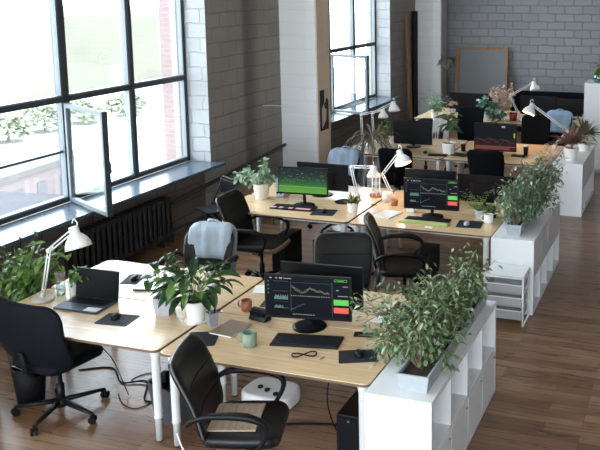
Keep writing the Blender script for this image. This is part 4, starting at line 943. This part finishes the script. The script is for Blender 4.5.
t = thing('potted_plant', 'pale silvery-leaved plant in cream pot left of the green chart', 'plant', (-3.48, 4.20, D)); pot(t, .075, .105, .19, M_creampot); bushy(t, [(0, 0, .16)], [((0, 0, .32), (.24, .22, .14)), ((-.20, 0, .28), (.14, .14, .06)), ((.05, 0, .44), (.06, .06, .12))], M_pale, 34, 12, .085, .04, M_gstem, 13, .5, .6, 3, .004, .03)
t = thing('succulent', 'small spiky succulent in white pot at the second-row seam', 'plant', (-2.19, 3.97, D)); pot(t, .05, .066, .115, M_wceramic); rosette(t, (0, 0, .10), leaf_mat('succulent_leaves', (.08, .13, .03), (.30, .27, .10), .5), 52, .13, .026, .2, 14, .0, 1.0, 3, .02)
t = thing('fern', 'feathery fern in grey pot, second row', 'plant', (-.745, 4.17, D)); pot(t, .05, .062, .095, M_lgrey)
rn = random.Random(15); random.seed(15); f = MB()
for i in range(30):
    d = rdir(rn, .35, .97); P = [Vector((0, 0, .09))+d*(.36*k/9)*rn.uniform(.95, 1.05)+Vector((0, 0, -.10*(k/9)**2)) for k in range(10)]
    for k in range(1, 10):
        ax = (P[k]-P[k-1]).normalized(); sd = ax.cross(Vector((0, 0, 1))).normalized()
        for q in (-1, 1): f.leaf(P[k], sd*q+ax*.6, .055*(1-.06*k), .014, .3, 2)
f.build('foliage', M_fern, t, recalc=False)
t = thing('succulent', 'tiny dark succulent between the fern and the white mug', 'plant', (-.62, 4.22, D)); pot(t, .04, .048, .06, M_dgrey); rosette(t, (0, 0, .055), M_dark, 30, .07, .02, .2, 16, .1, 1, 3, .02)
t = thing('rubber_plant', 'rubber plant on a thin stem in a white pot, third row', 'plant', (-2.07, 7.45, D)); pot(t, .085, .11, .18, M_wceramic)
MB().tube([(0, 0, .14), (.005, 0, .34), (-.01, 0, .56)], .007, 6).build('stem', M_bark, t)
rn = random.Random(17); random.seed(17); f = MB()
for i in range(17):
    a = i*2.4; d = Vector((cos(a), sin(a), rn.uniform(-.3, .7))); f.leaf((0, 0, .38+.014*i), d, .23*rn.uniform(.8, 1.1), .10, .7, 5, .2, rn.uniform(-.4, .4))
f.build('foliage', M_dark, t, recalc=False)
for (x, y, sd, lb) in ((-.20, 7.40, 18, 'red-brown spiky plant in white pot, front of the farthest cabinet'), (-.12, 8.22, 19, 'red and green plant in white pot, rear of the farthest cabinet')):
    t = thing('cordyline', lb, 'plant', (x, y, .77)); pot(t, .08, .108, .19, M_wceramic)
    rosette(t, (0, 0, .22), M_red if sd == 18 else leaf_mat('cordyline_green', (.10, .07, .05), (.16, .20, .11), .45, (.28, .32, .2)), 80, .33, .04, .4, sd, .0, .97, 5, .05)
    MB().tube([(0, 0, .12), (0, 0, .25)], .012, 6).build('stem', M_bark, t)
t = thing('dried_palm', 'drooping dried spiky plant at the third-row desk edge', 'plant', (-3.22, 7.17, D)); pot(t, .05, .06, .10, M_creampot); MB().tube([(0, 0, .08), (0, 0, .22)], .012, 6).build('stem', M_bark, t); rosette(t, (0, 0, .20), M_dry, 70, .54, .03, 1.35, 23, -.1, .9, 7, .03)
t = thing('potted_plant', 'small leafy plant in cream pot under the third-row lamps', 'plant', (-3.24, 7.74, D)); pot(t, .07, .09, .14, M_creampot); bushy(t, [(0, 0, .12)], [((0, 0, .27), (.12, .12, .16))], M_bright, 16, 9, .08, .045, M_gstem, 24, .5, .6, 3, .004, .03)
t = thing('potted_plant', 'feathery pale plant in white pot by the second pillar', 'plant', (-3.34, 10.82, D)); pot(t, .06, .07, .12, M_wceramic); bushy(t, [(0, 0, .1)], [((-.1, 0, .38), (.30, .24, .26)), ((.14, 0, .34), (.2, .2, .18))], leaf_mat('mint_leaves', (.14, .25, .13), (.36, .46, .34), .5), 26, 14, .08, .022, M_gstem, 25, .4, .6, 3, .003, .04)
t = thing('flower_vase', 'pinkish blossoms in a pale pot beside the rubber plant top', 'flowers', (-2.98, 10.85, D)); pot(t, .04, .05, .18, M_wceramic); rosette(t, (0, 0, .26), M_pink, 40, .09, .05, .3, 26, -.3, 1, 3, .03); MB().tube([(0, 0, .14), (0, 0, .27)], .005, 5).build('stem', M_gstem, t)
t = thing('potted_plant', 'glossy bluish-leaved plant in white pot on the last row', 'plant', (-2.28, 10.80, D)); pot(t, .09, .11, .13, M_wceramic); bushy(t, [(0, 0, .12)], [((0, 0, .34), (.27, .22, .20)), ((.18, 0, .22), (.14, .14, .18))], leaf_mat('bluish_leaves', (.05, .13, .08), (.20, .34, .26), .3, (.50, .68, .68)), 26, 9, .12, .075, M_gstem, 27, .6, .6, 4, .004, .03)
t = thing('flower_vase', 'bunch of dried pinkish hydrangea in glass vase', 'flowers', (-2.02, 10.95, D)); MB().lathe([(.05, 0), (.06, .10), (.04, .2), (.05, .24), (.046, .24), (.036, .2), (.055, .1), (.004, .01)], 20).build('vase', M_jar, t, smooth=True)
bushy(t, [(0, 0, .12)], [((0, 0, .52), (.27, .22, .22)), ((.06, 0, .40), (.20, .16, .14))], M_pink, 60, 18, .07, .045, M_bark, 28, .3, .8, 2, .003, .04)
t = thing('red_pot', 'small red pot right of the dried hydrangea', 'pot', (-1.80, 10.90, D)); MB().lathe([(.06, 0), (.085, .15), (.08, .15), (.055, .01), (.003, .01)], 24).build('body', mat('red_glaze', (.25, .03, .025), .35), t, smooth=True); MB().lathe([(.03, .11), (.075, .13)], 16).build('soil', M_soil, t)

# ------------------------------------------------------------------ tall white cabinet, frame, odds at the back
t = thing('tall_cabinet', 'tall plain white cabinet at the aisle end bearing a teal jar', 'cabinet', (.35, 10.1, 0))
MB().box(-.72, .55, .02, .6, .06, 1.60).build('body', M_white, t, bevel=.004); MB().box(-.70, .53, .05, .58, 0, .06).build('plinth', M_lgrey, t)
for x0, x1 in ((-.715, -.09), (-.085, .545)): MB().box(x0, x1, 0, .02, .08, 1.585).build('door', M_white, t, bevel=.002)
t = thing('glass_vase_plant', 'green sprigs in a teal glass jar on the tall white cabinet', 'plant', (-.13, 10.32, 1.60)); MB().lathe([(.10, 0), (.12, .06), (.11, .13), (.08, .15), (.075, .15), (.10, .12), (.11, .06), (.004, .01)], 24).build('jar', M_teal, t, smooth=True)
bushy(t, [(0, 0, .08)], [((.02, 0, .26), (.18, .16, .10))], M_bright, 18, 9, .08, .04, M_gstem, 31, .5, .6, 3, .003, .02)
t = thing('framed_board', 'large empty wooden frame leaning on the grey end wall', 'frame', (-3.50, 14.95, 0)); 
g = MB(); g.at((0, 0, 0), (R(-9), 0, 0)); g.box(-.66, -.56, 0, .05, 0, 1.84); g.box(.60, .66, 0, .05, 0, 1.84); g.box(-.56, .60, 0, .05, 1.77, 1.84); g.box(-.56, .60, 0, .05, 0, .07); g.build('rails', M_dwood, t, bevel=.004)
g = MB(); g.at((0, 0, 0), (R(-9), 0, 0)); g.box(-.56, .60, .03, .038, .07, 1.77).build('panel', mat('frame_panel', (.22, .225, .235), .7), t)
o = MB().at((0, 0, 0), (0, R(-2), 0)).box(-.03, .02, -.09, .09, 0, 2.6).build('wooden_plank', M_dwood, loc=(-4.84, 13.75, .005)); tag(o, 'upright brown wooden plank left of the second pillar', 'plank')
o = MB().box(0, .05, -.14, .14, 0, 2.7).build('shade_strip', M_blackm, loc=(-4.93, 14.24, 0)); tag(o, 'upright black strip standing in for the shaded gap beside the second pillar', 'shade strip')  # black strip put in as the shade of the gap by the pillar
t = thing('dried_bundle', 'bundle of dried brown leaves hung on the second pillar corner', 'dried leaves', (-4.12, 14.30, 1.30)); rosette(t, (0, 0, .22), M_dry, 46, .26, .07, 1.6, 33, -.6, .8, 5, .05); MB().tube([(-.215, .20, .36), (0, .0, .24)], .006, 6).build('hook', M_black, t)
t = thing('sofa', 'long black sofa along the grey end wall', 'sofa', (-1.2, 14.2, 0)); MB().box(-1.4, 1.4, -.45, .45, .08, .42).build('seat', M_fabric, t, bevel=.04); MB().box(-1.4, 1.4, .25, .5, .42, .85).build('backrest', M_fabric, t, bevel=.05); MB().box(-1.55, -1.4, -.45, .5, .08, .62).build('armrest', M_fabric, t, bevel=.03); MB().box(1.4, 1.55, -.45, .5, .08, .62).build('armrest', M_fabric, t, bevel=.03)
for sx_ in (-1.3, 1.3):
    for sy in (-.35, .4): MB().lathe([(.03, 0), (.03, .08)], 10, (sx_, sy, 0)).build('leg', M_black, t)

# white drawer trolley by the middle cabinet
t = thing('drawer_trolley', 'white wire drawer trolley against the middle cabinet front', 'trolley', (-.23, 3.215, 0))
W2, D2, H2 = .19, .155, .50; f = MB()
for x in (-W2, W2):
    f.tube([(x, -D2, .01), (x, -D2, H2-.012), (x, D2, H2-.012), (x, D2, .01), (x, -D2, .01)], .010, 8)
f.tube([(-W2, -D2, H2-.012), (W2, -D2, H2-.012)], .01, 8); f.tube([(-W2, D2, H2-.012), (W2, D2, H2-.012)], .01, 8); f.tube([(-W2, D2, .05), (W2, D2, .05)], .01, 8)
f.build('frame', M_wmetal, t, smooth=True)
MB().box(-W2-.005, W2+.005, -D2-.005, D2+.005, H2, H2+.014).build('top', M_white, t, bevel=.004)
for z in (.07, .20, .33):
    b = MB(); b.box(-W2+.015, W2-.015, -D2+.0, D2-.01, z, z+.003)
    for (x0, x1, y0, y1) in ((-W2+.015, W2-.015, -D2, -D2+.003), (-W2+.015, W2-.015, D2-.012, D2-.009), (-W2+.015, -W2+.018, -D2, D2-.01), (W2-.018, W2-.015, -D2, D2-.01)): b.box(x0, x1, y0, y1, z+.003, z+.085)
    dr = b.build('basket', M_mesh, t, label='mesh basket')
    r = MB(); 
    P = [(-W2+.014, -D2-.001, z+.088), (W2-.014, -D2-.001, z+.088), (W2-.014, D2-.01, z+.088), (-W2+.014, D2-.01, z+.088)]; r.tube(P+[P[0]], .005, 6); r.build('rim', M_wmetal, dr)

# ------------------------------------------------------------------ floor clutter
t = thing('waste_bin', 'black waste bin under the left end of the laptop desk', 'bin', (-3.50, .46, 0)); MB().lathe([(.10, 0), (.13, .30), (.126, .30), (.098, .008), (.003, .008)], 28).build('body', M_blackm, t, smooth=True); MB().lathe([(.132, .29), (.134, .305), (.126, .305), (.126, .29)], 28, cap=False).build('rim', M_dgrey, t)
o = MB(); random.seed(40)
for i in range(7): o.leaf((random.uniform(-.05, .05), random.uniform(-.05, .05), .26), (random.uniform(-1, 1), random.uniform(-1, 1), .6), .10, .10, .3, 3)
tag(o.build('crumpled_paper', M_paper, loc=(-3.50, .46, 0), recalc=False), 'crumpled white paper sticking out of the black waste bin', 'paper')
t = thing('cable_bin', 'dark grey plastic bin of cables behind the middle desk legs', 'bin', (-2.24, .62, 0), R(-16))
p = MB()
def ring(w_, d_, z, sh): return [p.v((x, y+sh, z)) for x, y in rrect(w_, d_, .06, 4)]
rs = [ring(.26, .30, 0, 0), ring(.34, .40, .30, .02), ring(.31, .37, .30, .02), ring(.24, .28, .02, 0)]
for a, b in zip(rs, rs[1:]):
    for i in range(len(a)): p.face([a[i], a[(i+1) % len(a)], b[(i+1) % len(a)], b[i]])
p.face(rs[0][::-1]); p.face(rs[-1]); p.build('body', mat('charcoal_bin', (.055, .058, .065), .6), t)
for i in range(3): tag(MB().box(-.025, .025, -.03, .03, 0, .08+.02*i).build('power_plug', M_black, loc=(-2.30+.09*i, .55+.06*i, .30), bevel=.01), ['black power plug at the left of the cable bin', 'taller black power plug in the cable bin', 'tallest black power plug in the cable bin'][i], 'plug')
t = thing('cable_box', 'white rounded cable box on the floor under the nearest desk', 'box', (-1.66, 1.02, 0), R(-6)); MB().prism(rrect(.44, .34, .12, 8), 0, .12).build('body', M_wplastic, t, bevel=.03, segs=4)
for x in (-.08, .0, .1): MB().lathe([(.022, .12), (.022, .132)], 14, (x, -.05-.3*x, 0)).build('socket', M_black, t)
t = thing('pc_tower', 'black computer tower beneath the right end of the nearest desk', 'computer', (-.68, .52, 0)); MB().box(-.09, .09, -.22, .22, 0, .42).build('case', M_black, t, bevel=.006); MB().box(-.08, .08, -.224, -.22, .02, .40).build('front_panel', M_blackm, t)
MB().lathe([(.008, 0), (.008, .003)], 10).build('power_button', M_grey, t, loc=(.0, -.224, .38), rot=(pi/2, 0, 0))
for (x, y, lb) in ((-3.05, 4.0, 'black computer tower under the left half of the green chart desk'), (-2.55, 4.05, 'black computer tower under the right half of the green chart desk'), (-1.30, 3.95, 'black computer tower under the second-row dashboard desk')):
    t = thing('pc_tower', lb, 'computer', (x, y, 0)); MB().box(-.09, .09, -.21, .21, 0, .40).build('case', M_black, t, bevel=.006); MB().box(-.08, .08, -.214, -.21, .02, .38).build('front_panel', M_blackm, t)
def cable(label, P, r=.006, m=None): tag(MB().tube(catmull(P, 6), r, 6).build('cable', m or M_blackm, smooth=True), label, 'cable')
cable('black cable snaking across the floor under the laptop desk', [(-3.5, 1.0, .007), (-3.25, 1.12, .008), (-3.0, .92, .007), (-2.8, .98, .02), (-2.62, .72, .007), (-2.45, .80, .02), (-2.36, .62, .2), (-2.30, .62, .33)], .007)
cable('thin black cable looping beside the cable bin', [(-2.9, .75, .006), (-2.75, .62, .006), (-2.6, .60, .006), (-2.56, .78, .006), (-2.75, .95, .02), (-2.95, .98, .006), (-2.85, 1.15, .006), (-2.5, .95, .006)], .004)
cable('thick black cable across the floor below the nearest desk', [(-1.42, .72, .008), (-1.2, .80, .008), (-1.0, .84, .008), (-.80, .80, .008)], .009)
cable('black cable hanging from the nearest desk near the tower', [(-.85, .42, .70), (-.88, .40, .45), (-.84, .46, .2), (-.80, .60, .10), (-.76, .76, .012)], .006)
cable('white cable curling on the floor by the middle desk legs', [(-1.95, .18, .14), (-1.86, .14, .03), (-1.70, .10, .006), (-1.5, .16, .006)], .006, M_wplastic)
cable('black cord hanging under the middle of the laptop desk', [(-2.9, .55, .715), (-2.92, .60, .5), (-2.86, .66, .35), (-2.83, .7, .2), (-2.8, .75, .01)], .004)

# folding chair and side table near the wall
t = thing('folding_chair', 'black folding chair by the wall left of the second row', 'chair', (-4.28, 4.55, 0), R(-30))
f = MB()
for x in (-.2, .2): f.tube([(x, -.22, .012), (x, .16, .82)], .011, 8)
f.tube([(-.2, .16, .82), (.2, .16, .82)], .011, 8); f.build('back_frame', M_black, t)
f = MB()
for x in (-.17, .17): f.tube([(x, .22, .012), (x, -.18, .45)], .011, 8)
f.build('front_frame', M_black, t); MB().prism(rrect(.38, .36, .04), .45, .475).build('seat', M_dgrey, t, bevel=.004, loc=(0, -.08, 0)); MB().box(-.19, .19, .115, .135, .62, .80).build('backrest', M_black, t, bevel=.004)
t = thing('side_table', 'low table with blue-grey top behind the cream potted plant', 'table', (-4.35, 5.75, 0)); MB().box(-.33, .33, -.30, .30, .55, .58).build('table_top', M_sill, t, bevel=.004)
MB().box(-.31, .31, -.28, .28, .30, .55).build('drawer_box', M_edge, t)
for x in (-.30, .30):
    for y in (-.27, .27): MB().box(x-.02, x+.02, y-.02, y+.02, 0, .30).build('leg', M_edge, t)
